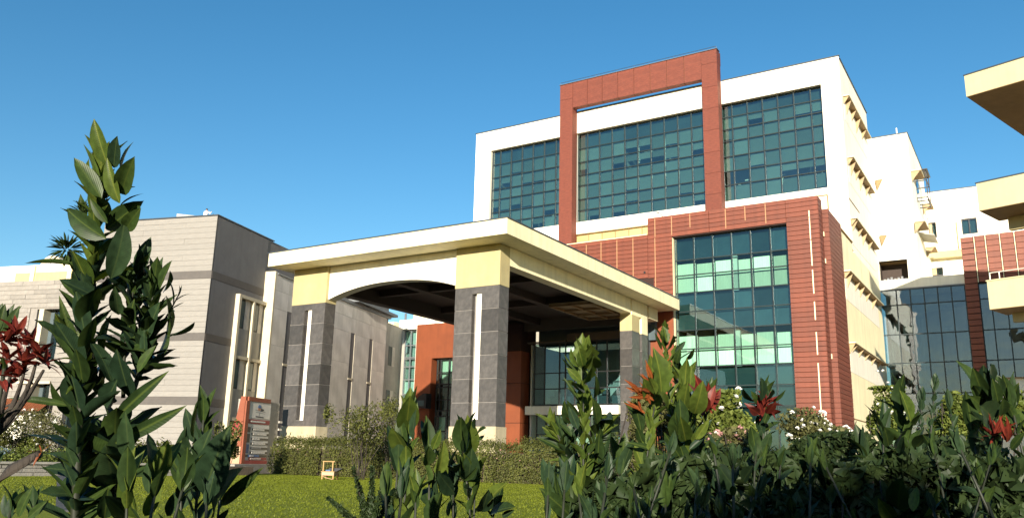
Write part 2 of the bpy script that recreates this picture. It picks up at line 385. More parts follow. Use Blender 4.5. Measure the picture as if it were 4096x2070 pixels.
# --- white upper tower: shell with openings
wt = MB()
F0, F1 = 50.0, 50.5
wt.box(-34.8, -8.13, F0, F1, 24.55, 26.15).box(-34.8, -8.13, F0, F1, 17.08, 17.92)
wt.box(-34.8, -33.42, F0, F1, 17.92, 24.55).box(-9.25, -8.13, F0, F1, 17.92, 24.55)
wt.box(-27.4, -26.1, F0, F1, 17.92, 24.55).box(-16.75, -15.6, F0, F1, 17.92, 24.55)
wt.box(-34.8, -8.13, F0, F1, 14.0, 16.28).box(-34.8, -26.2, F0, F1, 16.28, 17.08).box(-20.4, -8.13, F0, F1, 16.28, 17.08)
wt.box(-8.63, -8.13, F1, 59.6, 13.9, 26.05).box(-34.8, -34.3, F1, 59.6, 13.9, 26.05).box(-34.3, -8.63, 59.1, 59.6, 1, 26.05)
wt.box(-34.3, -8.63, F1, 59.1, 25.4, 25.7).box(-34.3, -8.63, F1, 59.1, 16.3, 16.75)
wt.build('wall', M['white'], B)
b = MB(); b.box(-34.86, -27.1, 49.94, 50.1, 26.152, 26.21).box(-26.0, -16.55, 49.94, 50.1, 26.152, 26.21).box(-15.4, -8.07, 49.94, 50.1, 26.152, 26.21).box(-8.19, -8.07, 50.1, 59.66, 26.052, 26.11).box(-34.86,-34.76,50.1,59.6,26.052,26.11)
b.build('coping', M['coping'], B)
# lower volume behind the red boxes
lv = MB().box(-8.63, -8.13, 46.5, 50.0, 1, 14.4).box(-8.63, -8.13, 50.0, 59.6, 1, 13.9).box(-34.3, -8.63, 46.5, 50.4, 13.7, 14.3)
lv.build('lower_wall', M['cream'], B)
b = MB().box(-8.125, -8.06, 46.6, 49.9, 14.34, 14.43).box(-8.128, -8.10, 50.1, 53.4, 17.08, 17.12).box(-8.128, -8.09, 46.6, 57.5, 4.20, 4.24)
b.build('string_course', M['tan'], B)
# --- gridded windows
def grid(parent, X, Z, y, gl, skip=(), bar=.06, dep=.10, fr=None, opaque=None, names=('mullion', 'transom')):
    fr = fr or M['frame']
    for i in range(len(X)-1):
        for j in range(len(Z)-1):
            z1, z0 = Z[j], Z[j+1]
            if (i, j) in skip: continue
            mt = gl if not (opaque and j in opaque) else opaque[j]
            piece('pane', mt, parent, X[i]+.012, X[i+1]-.012, y-.008, y+.008, z0+.012, z1-.012, tilt=.004)
    for k, x in enumerate(X): piece(names[0], fr, parent, x-bar/2, x+bar/2, y-dep*.55, y+dep*.45, Z[-1]-.02, Z[0]+.02)
    for z in Z: piece(names[1], fr, parent, X[0]-.03, X[-1]+.03, y-dep*.45, y+dep*.40, z-bar/2-.002, z+bar/2)
ZT = [24.52, 23.44, 22.42, 21.46, 20.68, 19.66, 18.84, 17.95]
gy = 50.3
sp7 = {0: M['tower_glass']}
grid(B, [-33.38, -32.7, -31.73, -30.77, -29.83, -28.87, -27.9, -27.44], ZT, gy, M['tower_glass'])
grid(B, [-26.06, -25.35, -24.4, -23.42, -22.46, -21.5, -20.53, -19.56, -18.6, -17.65, -16.8], ZT, gy, M['tower_glass'])
grid(B, [-15.56, -14.9, -13.9, -12.93, -11.97, -10.98, -9.97, -9.29], [24.52, 23.68, 22.85, 22.02, 20.98, 19.98, 19.06, 17.95], gy, M['tower_glass'])
# roller blinds behind many of the panes
for X_, Zs in (([-33.38, -32.7, -31.73, -30.77, -29.83, -28.87, -27.9, -27.44], ZT), ([-26.06, -25.35, -24.4, -23.42, -22.46, -21.5, -20.53, -19.56, -18.6, -17.65, -16.8], ZT), ([-15.56, -14.9, -13.9, -12.93, -11.97, -10.98, -9.97, -9.29], [24.52, 23.68, 22.85, 22.02, 20.98, 19.98, 19.06, 17.95])):
    for i in range(len(X_)-1):
        for j in range(0, 7):
            if random.random() < (.0, 1, 1, 1, 1, .95, .85)[j]:
                piece('roller_blind', M['roller'], B, X_[i]+.04, X_[i+1]-.04, 50.44, 50.46, Zs[j+1]+(.0 if j == 3 else random.choice((0, 0, 0, 0, .2, .45))), Zs[j]-.03)
# offices behind the glass
b = MB().box(-34.3, -8.63, 56.2, 56.3, 16.75, 25.4).box(-34.3, -8.63, 50.9, 56.2, 20.55, 20.78)
for x in (-30.9, -27.0, -23.6, -20.4, -16.2, -13.2, -10.6):
    b.box(x-.06, x+.06, 51.4, 56.2, 16.75, 20.55); b.box(x+.5, x+.62, 51.2, 56.2, 20.78, 24.2)
b.build('interior_wall', M['interior'], B)
b = MB().box(-34.3, -8.63, 50.75, 56.2, 24.15, 24.25).box(-34.3, -8.63, 50.95, 56.2, 20.38, 20.44)
for k in range(26): b.box(-34+k*.98, -33.85+k*.98, 51.0, 56.1, 24.02, 24.15)
b.build('ceiling', M['ceiling'], B)
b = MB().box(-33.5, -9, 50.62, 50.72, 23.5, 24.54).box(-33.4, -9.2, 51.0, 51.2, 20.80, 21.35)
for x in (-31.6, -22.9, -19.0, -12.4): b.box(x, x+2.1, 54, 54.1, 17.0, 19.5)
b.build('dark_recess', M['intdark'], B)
for x in (-32.9, -28.6, -25.6, -22.3, -17.5, -14.9, -12.2, -9.75):
    piece('partition', M['whiteboard'], B, x, x+.16, 51.1, 51.16, 17.2, 19.3 if int(x*10) % 2 else 20.2)
    piece('partition', M['whiteboard'], B, x+.4, x+.55, 51.3, 51.36, 22.0, 23.9)
for x0, x1, z in ((-33.2, -30.1, 22.45), (-25.2, -22.2, 22.3), (-21.3, -17.8, 22.5), (-20.3, -17.0, 19.75), (-14.4, -11.9, 19.4), (-11.2, -9.4, 22.4), (-25.3, -23.4, 19.1)):
    box('window_shelf', M['whiteboard'], B, x0, x1, 50.9, 51.0, z, z+.09)
# --- tan ribbon window under the tower
grid(B, [-26.18, -25.2, -24.2, -23.2, -22.2, -21.25, -20.45], [17.07, 16.29], 50.3, M['tanpane'], bar=.05, fr=M['tan'])
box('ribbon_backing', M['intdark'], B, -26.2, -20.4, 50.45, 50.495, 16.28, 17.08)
b = MB().box(-9.85, -9.32, 49.96, 49.998, 16.6, 17.4).build('niche_panel', M['white'], B)
b = MB().box(-9.9, -9.27, 49.9, 49.99, 17.4, 17.46).box(-9.31, -9.25, 49.9, 49.99, 16.5, 17.4).build('niche_frame', M['tan'], B)
box('parapet_coping', M['cream'], B, -24.2, -17.45, 41.98, 42.5, 14.045, 14.085)
# --- red portal frame standing proud of the tower
core = MB().box(-27.0, -26.08, 49.34, 49.99, 14.3, 28.1).box(-16.46, -15.5, 49.34, 49.99, 14.3, 28.1).box(-26.08, -16.46, 49.34, 49.72, 26.3, 28.1)
core.build('portal_core', M['joint'], B)
js = [-26.03, -24.87, -23.7, -22.5, -21.29, -20.1, -18.91, -17.69, -16.5]
for a, c in zip(js[:-1], js[1:]): piece('portal_panel', M['redbrick'], B, a+.014, c-.014, 49.28, 49.745, 26.25, 28.16)
for x0, x1 in ((-27.05, -26.03), (-16.5, -15.45)):
    zs = [28.16, 27.25, 25.6, 24.1, 22.6, 21.1, 19.7, 18.3, 16.4, 14.3] if x0 > -20 else [28.16, 27.0, 14.3]
    for z1, z0 in zip(zs[:-1], zs[1:]): piece('portal_panel', M['redbrick'], B, x0, x1-(.005), 49.275, 50.06 if z0 > 26.2 else 49.985, z0+.008, z1-.008)
box('portal_coping', M['steel'], B, -27.1, -15.4, 49.22, 49.8, 28.175, 28.21)
b = MB()
for z in (28.40,): b.tube([(-27.05, 49.35, z), (-15.5, 49.35, z)], .018, 5)
for x in (-27.05, -24.2, -21.3, -18.4, -15.5): b.tube([(x, 49.35, 28.2), (x, 49.35, 28.41)], .015, 5)
b.tube([(-27.22, 49.6, 26.2), (-27.22, 49.6, 28.3)], .02, 5)
b.build('roof_rail', M['coping'], B)
# --- red clad front block
MRX = M['red']
rb = MB()
rb.box(-17.36, -16.0, 42.06, 46.5, 1, 14.88).box(-9.87, -8.36, 42.06, 42.92, 1, 14.95).box(-16.0, -9.87, 42.06, 42.6, 13.72, 14.9)
rb.box(-9.87, -8.66, 42.92, 46.5, 1, 14.4).box(-24.2, -17.36, 42.06, 42.6, 8.6, 14.02)
rb.box(-24.2, -17.36, 42.6, 50.0, 13.6, 14.0).box(-17.36, -8.66, 42.6, 46.5, 14.3, 14.5).box(-8.66, -8.11, 43.22, 46.44, 1, 14.5)
rb.build('cladding_core', M['dark'], B)
H = .2445; zt = 14.98; G = .017
row = 0
z = zt
while z > 2.6:                      # planks of the right-hand jamb, its side, and the second box
    z0 = z-H
    piece('plank', MRX, B, -9.88, -8.305, 42.0, 42.06, z0+G, z)
    piece('side_plank', M['redside'], B, -8.36, -8.298, 42.062, 42.93, z0+G, z)
    z = z0
z = 14.56
while z > 2.6:
    z0 = z-H
    piece('side_plank', M['redside'], B, -8.112, -8.05, 43.21, 46.46, z0+G, z)
    z = z0
b = MB()
for k in range(49):
    z1 = 14.56-k*H; b.box(-8.64, -8.052, 43.15, 43.208, z1-H+G, z1)
o = b.build('return_panel', M['red'], B)
z = zt; 
for k in range(5):                  # lintel rows
    for x0, x1 in ((-17.42, -13.92), (-13.90, -9.89)):
        piece('plank', MRX, B, x0, x1, 42.0, 42.06, z-H+G, z)
    z -= H
z = zt-5*H; k = 0
while z > 3.4:
    piece('plank', MRX, B, -17.42 if z > 11.7 or z < 11.1 else -17.1, -16.01, 42.0, 42.06, z-H+G, z); z -= H
z = 14.04
while z > 9.2:
    if z > 11.65 or z < 11.15: piece('plank', MRX, B, -23.6, -17.44, 42.015, 42.06, z-H+G, z)
    else: piece('plank', MRX, B, -23.6, -18.12, 42.015, 42.06, z-H+G, z)
    z -= H
for x in (-16.98, -16.01, -14.96, -13.0, -11.96, -10.9): piece('joint_strip', M['joint'], B, x-.022, x+.022, 41.985, 42.0, 13.85+(.3 if x in (-14.96, -11.96) else 0), 14.9)
for x, z0, z1 in ((-21.22, 11.6, 13.9), (-20.28, 11.4, 13.95), (-19.29, 11.2, 13.95), (-18.31, 11.0, 13.95), (-17.0, 10.6, 13.8)): piece('joint_strip', M['joint'], B, x-.022, x+.022, 41.99, 42.014, z0, z1)
for z1, z0 in ((14.25, 13.9), (13.87, 12.75), (12.7, 11.4), (11.2, 10.0), (9.6, 8.7), (8.1, 7.0), (6.6, 3.4)): piece('joint_strip', M['cream'], B, -8.765, -8.715, 41.98, 41.999, z0, z1)
for z in (13.1, 11.7, 6.9): box('bracket', M['cream'], B, -8.64, -8.28, 42.98, 43.14, z, z+.24)
box('small_window', M['spandrel'], B, -18.1, -17.3, 42.063, 42.08, 11.12, 11.6)
# glazing of the red block
ZR = [13.7, 12.45, 11.6, 10.64, 9.62, 8.62, 7.62, 6.68, 5.66, 4.62, 3.6, 2.5]
XR = [-15.98, -14.9, -13.86, -12.84, -11.82, -10.8, -9.9]
op = {j: M['blue_glass'] for j in (0, 3, 4, 7, 8, 9, 10)}
grid(B, XR, ZR, 42.34, M['green_glass'], opaque=op, bar=.055)
b = MB().box(-15.98, -9.88, 43.9, 44.0, 1, 13.7)
for z1, z0 in ((13.72, 12.5), (10.6, 8.66), (6.64, 2.4)): b.box(-15.98, -9.88, 42.62, 42.66, z0, z1)
b.build('spandrel_backing', M['spandrel'], B)
box('jamb_liner', M['cream'], B, -16.0, -15.985, 42.02, 42.58, 2.0, 13.7)
for z1, z0 in ((12.3, 10.72), (8.35, 6.76)):
    for i in range(6):
        x0, x1 = XR[i]+.05, XR[i+1]-.05
        if i == 2: x1 -= .12
        if i == 3: x0 += .22
        zz = z1-.06*(i % 2)
        piece('blind', M['blind'], B, x0-.02, x1+.02, 42.64, 42.66, (z0+z1)/2+.01, zz)
        piece('blind', M['blind'], B, x0-.02, x1+.02, 42.64, 42.66, z0, (z0+z1)/2-.01)
    piece('interior_post', M['interior'], B, -12.98, -12.66, 42.62, 42.8, z0-.1, z1+.2)
# --- hoods on the flank
def hood(parent, x, z, ys, hs, y1, out=.36):
    box('hood_slab', M['cream'], parent, x-.02, x+out, ys[0]-.1, y1, z, z+.05)
    for y, h in zip(ys, hs):
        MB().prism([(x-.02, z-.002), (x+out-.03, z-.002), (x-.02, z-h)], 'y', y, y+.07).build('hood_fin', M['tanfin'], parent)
    MB().box(x-.01, x+.012, ys[0], y1-.2, z-1.5, z-.05).build('overexposed_panel', M['white'], parent)  # whiter panel: overexposed brightness below the hood put into the colour
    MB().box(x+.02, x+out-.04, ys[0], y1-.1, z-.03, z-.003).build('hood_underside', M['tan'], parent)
hood(B, -8.13, 23.75, (50.7, 51.4, 53.1, 54.6, 56.75), (.5, 1.0, .75, 1.1, .72), 58.6)
hood(B, -8.13, 19.75, (50.6, 51.4, 53.0, 54.4, 56.6), (.5, .95, .75, 1.05, .7), 58.4)
hood(B, -8.13, 15.85, (50.2, 50.55, 52.4, 53.75, 55.9), (.45, .7, .58, .88, .65), 58.4)
hood(B, -8.13, 12.05, (46.95, 47.6, 49.9, 51.4, 53.4, 55.6), (.4, .85, .6, .7, .6, .75), 58.2)
hood(B, -8.13, 8.15, (46.9, 47.6, 49.5, 51.5, 53.6, 55.8), (.6, .45, .5, .45, .5, .45), 58.0)
# --- entrance front under the portico
ew = MB().box(-24.05, -16.9, 41.6, 42.05, 8.1, 9.5).box(-18.4, -17.3, 41.0, 42.05, 1, 8.1)
ew.build('entrance_wall', M['intdark'], B)
MB().box(-17.3, -16.0, 41.9, 41.995, 1, 9.6).build('entrance_side_wall', M['orange'], B)
for z0, z1 in ((1, 2.2), (2.23, 3.7), (3.73, 5.9), (5.93, 7.7)):
    piece('pillar_panel', M['orange'], B, -25.9, -24.42, 40.3, 41.2, z0, z1)
MB().box(-25.85, -24.47, 40.35, 42.0, 1, 9.3).build('pillar_core', M['dark'], B)
grid(B, [-23.71, -23.05, -22.12, -21.75, -21.17, -20.5, -19.86, -19.24, -18.45], [8.06, 6.42, 5.56, 4.70], 40.6, M['blue_glass'], bar=.05, fr=M['black'])
box('white_band', M['white'], B, -24.05, -18.43, 40.2, 40.7, 4.15, 4.61)
box('lintel_band', M['soffitrib'], B, -21.6, -18.45, 40.42, 40.5, 8.1, 8.52)
box('canopy_edge', M['soffitrib'], B, -24.05, -21.6, 40.3, 40.5, 8.09, 8.16)
grid(B, [-23.6, -23.0, -22.2, -21.2, -20.3, -19.4, -18.5], [4.12, 3.1, 2.2, 1.05], 40.75, M['tower_glass'], bar=.05, fr=M['black'])
b = MB().box(-24.2, -18.4, 44.4, 44.5, 1, 8.1).box(-24.2, -18.4, 41.0, 44.4, 4.2, 4.5).box(-24.2, -24.1, 41.0, 44.4, 1, 8.1)
b.build('lobby_wall', M['interior'], B)
b = MB().box(-23.5, -21.9, 41.6, 42.4, 1, 2.1).box(-19.6, -18.9, 41.5, 42.2, 1, 2.3)
b.build('reception_desk', M['palewood'], B)
for x, h in ((-23.3, 3.9), (-21.9, 3.6), (-19.1, 3.3)): piece('lobby_post', M['wood'], B, x, x+.12, 41.3, 41.42, 1, h)
b = MB()
for x in (-23.1, -22.3, -21.0, -20.1, -19.3): b.box(x, x+.5, 41.3, 41.8, 4.5, 5.2).box(x+.05, x+.45, 41.72, 41.78, 5.2, 5.55)
b.build('office_furniture', M['intdark'], B)
b = MB().prism([(-20.9, 4.6), (-19.0, 6.6), (-18.5, 6.6), (-20.4, 4.6)], 'y', 42.2, 42.8).box(-19.0, -18.4, 42.2, 42.9, 6.3, 7.0)
b.build('stair_flight', M['whiteboard'], B)
# orange wall block to the left of the entrance
ob_ = MB().box(-34.9, -33.55, 44, 46, 1, 10.38).box(-33.55, -31.86, 44, 46, 8.08, 10.38).prism([(-31.86, 44), (-30.9, 45.6), (-30.9, 46.0), (-31.86, 46)], 'z', 1, 10.2).box(-33.55, -31.86, 45.4, 46, 1, 8.08)
ob_.build('orange_wall', M['orange'], B)
grid(B, [-33.3, -33.02, -32.35, -31.9], [8.02, 7.15, 6.4, 6.2, 5.4, 4.7, 4.35, 3.4, 2.5, 1.1], 44.35, M['green_glass'], bar=.07, fr=M['black'])
box('blind_strip', M['blind'], B, -33.25, -31.95, 44.6, 44.62, 6.4, 8.0)
box('blind_strip', M['blind'], B, -33.25, -32.7, 44.6, 44.62, 2.4, 4.4)
box('window_backing', M['intdark'], B, -33.5, -31.87, 45.3, 45.38, 1, 8.05)
rl = thing('roof_lamp', 'tiny lamp on a bent arm on top edge of the red block', 'lamp', (-16.6, 42.1, 14.98))
MB().tube([(-16.55, 42.1, 14.98), (-16.6, 42.0, 15.12), (-16.72, 41.9, 15.2)], .02, 6).build('arm', M['black'], rl); MB().tube([(-16.7, 41.9, 15.2), (-16.86, 41.85, 15.22)], [.05, .03], 8).build('lamp_head', M['steel'], rl)
box('wall_vent', M['black'], B, -17.68, -17.58, 41.99, 42.012, 11.86, 11.98)
# lamp box on the orange wall
lp = thing('wall_lamp', 'black boxy floodlight fixed to the orange wall beside the tall window', 'lamp', (-33.9, 43.9, 5.2))
MB().prism([(-34.25, 4.85), (-33.35, 4.80), (-33.35, 5.75), (-33.65, 5.75), (-34.25, 5.35)], 'y', 43.35, 43.9).build('housing', M['black'], lp)
MB().box(-34.1, -33.5, 43.33, 43.348, 4.95, 5.3).build('lens', M['spandrel'], lp)
MB().box(-33.9, -33.7, 43.9, 43.998, 5.1, 5.4).build('bracket', M['black'], lp)

# ================================================================== PORTICO
P = thing('entrance_portico', 'cream entrance portico on dark stone columns with an arched front beam', 'portico', (-21.5, 33, 1.0))
X0, X1, Y0, Y1 = -27.72, -15.5, 24.4, 41.55
b = MB().box(X0, X1, Y0, Y0+.35, 9.58, 10.16).box(X0, X1, Y1-.35, Y1, 9.58, 10.16).box(X0, X0+.35, Y0+.35, Y1-.35, 9.58, 10.16).box(X1-.35, X1, Y0+.35, Y1-.35, 9.58, 10.16)
b.box(X0+.35, X1-.35, Y0+.35, Y1-.35, 9.80, 10.05)
b.build('roof_slab', M['cream'], P)
b = MB().box(X0-.04, X1+.04, Y0-.04, Y0+.08, 10.162, 10.20).box(X1-.08, X1+.04, Y0+.08, Y1+.02, 10.162, 10.20).build('coping', M['coping'], P)
b = MB().box(X0+.35, X1-.35, Y0+.35, 25.5, 9.58, 9.79).box(X0+.35, -27.2, 25.5, Y1-.35, 9.58, 9.79).box(-16.44, X1-.35, 25.5, Y1-.35, 9.58, 9.79)
b.build('eave_soffit', M['cream'], P)
arch = [(-25.2, 9.78)]+[(-18.45, 9.78)]
n = 24
for k in range(n+1):
    t = k/n; x = -18.45-(6.75)*t; q = 2*t-1
    arch.append((x, 8.14+.50*(1-abs(q)**2.3)))
MB().prism(arch, 'y', 25.62, 26.1).build('arched_beam', M['white'], P)
box('side_beam', M['cream'], P, -16.95, -16.46, 26.15, 37.4, 8.86, 9.578)
box('side_beam', M['soffit'], P, -26.9, -26.4, 26.15, 40.2, 8.86, 9.578)  # left beam takes the dark soffit colour, its shade painted in
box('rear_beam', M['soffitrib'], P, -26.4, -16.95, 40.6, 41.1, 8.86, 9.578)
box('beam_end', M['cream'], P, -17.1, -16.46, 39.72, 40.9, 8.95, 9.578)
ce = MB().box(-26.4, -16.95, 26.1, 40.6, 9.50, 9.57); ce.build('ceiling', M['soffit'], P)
b = MB()
for x in (-23.6, -20.2): b.box(x-.2, x+.2, 26.1, 40.6, 9.15, 9.498)
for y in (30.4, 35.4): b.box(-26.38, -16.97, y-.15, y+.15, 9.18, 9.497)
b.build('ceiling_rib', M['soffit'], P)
b = MB()
for x in (-19.6, -18.55, -17.5, -17.0): b.box(x-.05, x+.05, 34.9, 39.2, 8.95, 9.06)
for y in (34.95, 36.4, 37.8, 39.15): b.box(-19.6, -17.0, y-.05, y+.05, 8.94, 9.05)
b.build('skylight_grille', M['tan'], P)
box('skylight_panel', M['tanfin'], P, -19.65, -17.0, 34.9, 39.2, 9.08, 9.12)
MB().box(-26.3, -25.2, 40.7, 41.0, 8.95, 9.2).build('wall_bracket', M['steel'], P)
def column(name, label, x0, x1, y0, y1, slot, cap0=8.0, nrow=6):
    cl = bpy.data.objects.new(name, None); COL.objects.link(cl); cl.parent = P; cl.location = (0, 0, 0)
    if label: cl['label'] = label
    s0, s1 = slot
    rows = [2.85+i*(cap0-2.85)/nrow for i in range(nrow+1)]
    c = MB().box(x0+.02, s0, y0+.02, y1-.02, 2.85, cap0).box(s1, x1-.02, y0+.02, y1-.02, 2.85, cap0)
    c.box(s0, s1, y0+.22, y1-.02, 2.85, cap0).box(s0, s1, y0+.02, y0+.22, cap0-.25, cap0).box(s0, s1, y0+.02, y0+.22, 2.85, 3.1)
    c.build('column_core', M['grout'], cl)
    g = .012
    for i in range(nrow):
        z0, z1 = rows[i]+g, rows[i+1]-g
        for a, d in ((x0, s0), (s1, x1)):
            piece('stone_tile', M['granite'], cl, a+(.002 if a == x0 else 0), d-(.002 if d == x1 else 0), y0, y0+.02, z0, z1)
        piece('stone_tile', M['granite'], cl, x1-.02, x1, y0+.02, y1, z0, z1)
        piece('stone_tile', M['granite'], cl, x0, x0+.02, y0+.022, y1, z0, z1)
        piece('stone_tile', M['granite'], cl, s0, s0+.012, y0+.021, y0+.2, z0, z1)
    piece('stone_tile', M['granite'], cl, s0, s1, y0, y0+.02, cap0-.25+g, cap0-g)
    piece('stone_tile', M['granite'], cl, s0, s1, y0, y0+.02, 2.85+g, 3.1-g)
    box('light_slot', M['white'], cl, s0+.17, s1-.004, y0+.08, y0+.215, 3.1, cap0-.25)
    box('capital', M['capital'], cl, x0-.01, x1+.01, y0-.012, y1+.01, cap0+.005, 9.578)
    box('plinth', M['plinth'], cl, x0-.03, x1+.03, y0-.03, y1+.03, 1.0, 2.85)
column('column', 'front left column of the portico', -27.2, -25.22, 25.5, 26.12, (-26.42, -25.98))
column('column', 'front right column of the portico', -18.46, -16.46, 25.5, 26.15, (-17.68, -17.24))
# rear right double pier
c3 = bpy.data.objects.new('column', None); COL.objects.link(c3); c3.parent = P; c3['label'] = 'rear right double pier of the portico'
for y0, y1, x1 in ((37.55, 38.45, -16.46), (38.78, 39.5, -16.46)):
    MB().box(-17.08, x1-.02, y0+.02, y1-.02, 2.85, 8.0).build('column_core', M['grout'], c3)
    for i in range(6):
        z0, z1 = 2.85+i*.858+.012, 2.85+(i+1)*.858-.012
        piece('stone_tile', M['granite'], c3, -17.1, x1, y0, y0+.02, z0, z1)
        piece('stone_tile', M['granite'], c3, x1-.02, x1, y0+.021, y1, z0, z1)
    box('capital', M['capital'] if y0 < 38 else M['cream'], c3, -17.1, x1+.005, y0-.005, y1, 8.005, 8.8)
    box('plinth', M['plinth'], c3, -17.12, x1+.03, y0-.03, y1+.03, 1, 2.85)
box('lintel', M['cream'], c3, -17.09, -16.46, 37.56, 39.5, 8.802, 9.578)
box('rear_post', M['black'], c3, -17.0, -16.6, 38.5, 38.74, 1, 8.8)

# ================================================================== LEFT WING (local frame: x outward to the right, y back along the side)
W0 = Vector((-31.96, 24.85, 0))
W = thing('stone_wing', 'long beige stone wing with dark bands, cream pilasters and narrow slot windows', 'building', W0, R(16))
MB().box(-6.4, -.03, .03, 20, .8, 12.55).box(-.03, .58, 4.5, 18.4, .8, 10.2).build('wall_core', M['sidewall'], W)
bands = ((9.55, 9.92), (6.66, 7.01), (3.76, 4.12))
z = 1.0
def inband(z0, z1):
    for a, c in bands:
        if z1 > a+.01 and z0 < c-.01: return True
    return False
segs = [(1.0, 3.76), (4.12, 6.66), (7.01, 9.55), (9.92, 12.56)]
for a, c in segs:
    nr = round((c-a)/.255)
    for k in range(nr):
        z0 = a+k*(c-a)/nr; z1 = a+(k+1)*(c-a)/nr
        cut = -3.3+1.6*math.sin(k*2.1+a)
        pr = random.uniform(0, .006)
        piece('siding_plank', M['siding'], W, -6.4, cut-.0015, -.0-pr, .03, z0+.003, z1-.001)
        piece('siding_plank', M['siding'], W, cut+.0015, -.012, -.0-random.uniform(0, .006), .03, z0+.003, z1-.001)
for a, c in bands:
    piece('stone_band', M['band'], W, -6.4, .004, -.02, .03, a, c)
    piece('stone_band', M['band'], W, -.03, .012, .031, 4.4, a, c)
for a, c in segs: piece('side_panel', M['sidewall'], W, -.03, .0, .0305, 4.42, a+.003, c-.003)
box('edge_trim', M['black'], W, -.011, .006, -.014, .03, .9, 12.56)
MB().box(-6.45, .03, -.04, .12, 12.58, 12.63).box(-.09, .03, .12, 4.95, 12.58, 12.63).build('coping', M['coping'], W)
# cream window bay
for y0, y1, x, z1 in ((2.05, 2.24, .24, 9.22), (3.3, 3.46, .24, 9.05)): piece('pilaster', M['pil'], W, 0, x, y0, y1, .9, z1)
box('bay_head', M['pil'], W, 0, .237, 2.24, 4.42, 9.06, 9.22)
for z0, z1 in ((6.12, 6.27), (3.2, 3.36)):
    for y0, y1 in ((2.24, 3.3), (3.46, 4.42)): box('bay_sill', M['pil'], W, 0, .22, y0, y1, z0, z1)
for zb, zt_ in ((6.27, 9.06), (3.36, 6.12)):
    for y0, y1 in ((2.24, 3.3), (3.46, 4.42)):
        wn = box('window', M['frame'], W, .002, .03, y0, y0+.62, zb+1.35, zt_-.02)
        box('pane', M['spandrel'], wn, .031, .036, y0+.05, y0+.28, zb+1.42, zt_-.09)
        box('pane', M['spandrel'], wn, .031, .036, y0+.32, y0+.57, zb+1.42, zt_-.09)
        box('bay_panel', M['greywall'], W, .002, .06, y0, y1, zb, zb+1.34)
        box('bay_reveal', M['marble'], W, .002, .05, y0+.62, y1, zb+1.34, zt_)
# big cream pilaster and the patched stone wall
box('corner_pilaster', M['pil'], W, 0, .60, 4.42, 4.58, .9, 10.85)
def slab(y0, y1, z0, z1): piece('stone_slab', M['marble'], W, .58, .60, y0+.006, y1-.006, z0+.006, z1-.006)
cuts = [4.58, 5.85, 6.33, 9.2, 11.0, 13.3, 13.85, 15.92, 16.45, 18.4]
zl = [.9, 3.2, 4.1, 7.1, 8.97, 9.9, 10.72]
for i in range(len(cuts)-1):
    y0, y1 = cuts[i], cuts[i+1]
    if i in (1, 5, 7):
        slab(y0, y1, 9.0, 9.9); slab(y0, y1, 9.9, 10.72)
        for a, c in ((6.28, 9.0), (3.3, 6.16)):
            wn = box('slot_window', M['black'], W, .30, .32, y0, y1-.1, a+1.2, c)
            box('slot_panel', M['greywall'], W, .30, .36, y0, y1-.02, a, a+1.2)
        box('slot_sill', M['pil'], W, .3, .62, y0-.03, y1+.03, 6.16, 6.28)
        box('slot_jamb', M['pil'], W, .3, .595, y1-.02, y1, 3.3, 9.0)
        continue
    for a, c in zip(zl[:-1], zl[1:]): slab(y0, y1, a, c)
b = MB().box(.0, .3, 4.58, 18.4, .9, 10.7)
for i in range(len(cuts)-1):
    if i not in (1, 5, 7): b.box(.3, .58, cuts[i], cuts[i+1], .9, 10.7)
    else: b.box(.3, .58, cuts[i], cuts[i+1], 9.0, 10.7)
b.build('stone_wall_core', M['greywall'], W)
MB().box(-.2, .66, 4.6, 18.5, 10.722, 10.80).box(-1.0, .9, 13.5, 19.5, 10.95, 11.12).box(-1.0, .55, 10, 19.2, 10.802, 10.948).build('coping', M['steel'], W)
# set-back end bay
MB().box(-3, .25, 18.4, 23.5, .9, 10.6).build('end_bay', M['greywall'], W)
for z0, z1 in ((7.75, 9.05), (4.8, 6.1)):
    wn = box('window', M['black'], W, .25, .262, 19.7, 20.3, z0, z1); box('window_reveal', M['marble'], W, .25, .27, 20.3, 20.75, z0, z1)
MB().tube([(.45, 22.4, 8.9), (.45, 22.4, 9.6)], .17, 10).build('downpipe_head', M['steel'], W)
# rooftop letters half hidden behind the eave
b = MB()
for y in (11.4, 12.0, 12.7): b.box(-.3, -.22, y, y+.05, 10.8, 11.7).box(-.3, -.22, y, y+.45, 11.2, 11.27)
b.box(-.3, -.22, 13.6, 13.68, 10.8, 11.6).box(-.3, -.22, 14.3, 14.36, 10.8, 11.9)
b.build('roof_bracket', M['steel'], W)

# ---- far left stone building (shares the frontage line)
S = thing('stone_house', 'pale coursed stone building with deep paired windows at the far left', 'building', W0, R(16))
xl = -20
MB().box(xl, -10.05, .35, 9, .8, 9.86).box(-8.55, -7.62, .35, 9, .8, 9.86).box(-10.05, -8.55, .8, 9, .8, 9.86).box(-10.05, -8.55, .35, .8, 8.4, 9.86).box(-10.05, -8.55, .35, .8, 4.85, 5.9).box(-10.05, -8.55, .35, .8, .8, 3.0).build('wall_core', M['stone'], S)
nr = 26
for k in range(nr):
    z0 = 3.9+k*(9.84-3.9)/nr; z1 = 3.9+(k+1)*(9.84-3.9)/nr
    x = -7.62
    while x > -13.2:
        L_ = random.uniform(.9, 2.2); x2 = max(x-L_, -13.2)
        def st(a, c):
            if c-a > .08: piece('stone_course', M['stone'], S, a+.004, c-.004, .31-random.uniform(0, .02), .35, z0+.005, z1-.003)
        if (z0 < 8.4 and z1 > 5.95) or (z0 < 4.9):
            if x2 < -8.55 and x > -10.45:
                if x > -8.55: st(-8.55, x)
                if x2 < -10.45: st(x2, -10.45)
            else: st(x2, x)
        else: st(x2, x)
        x = x2
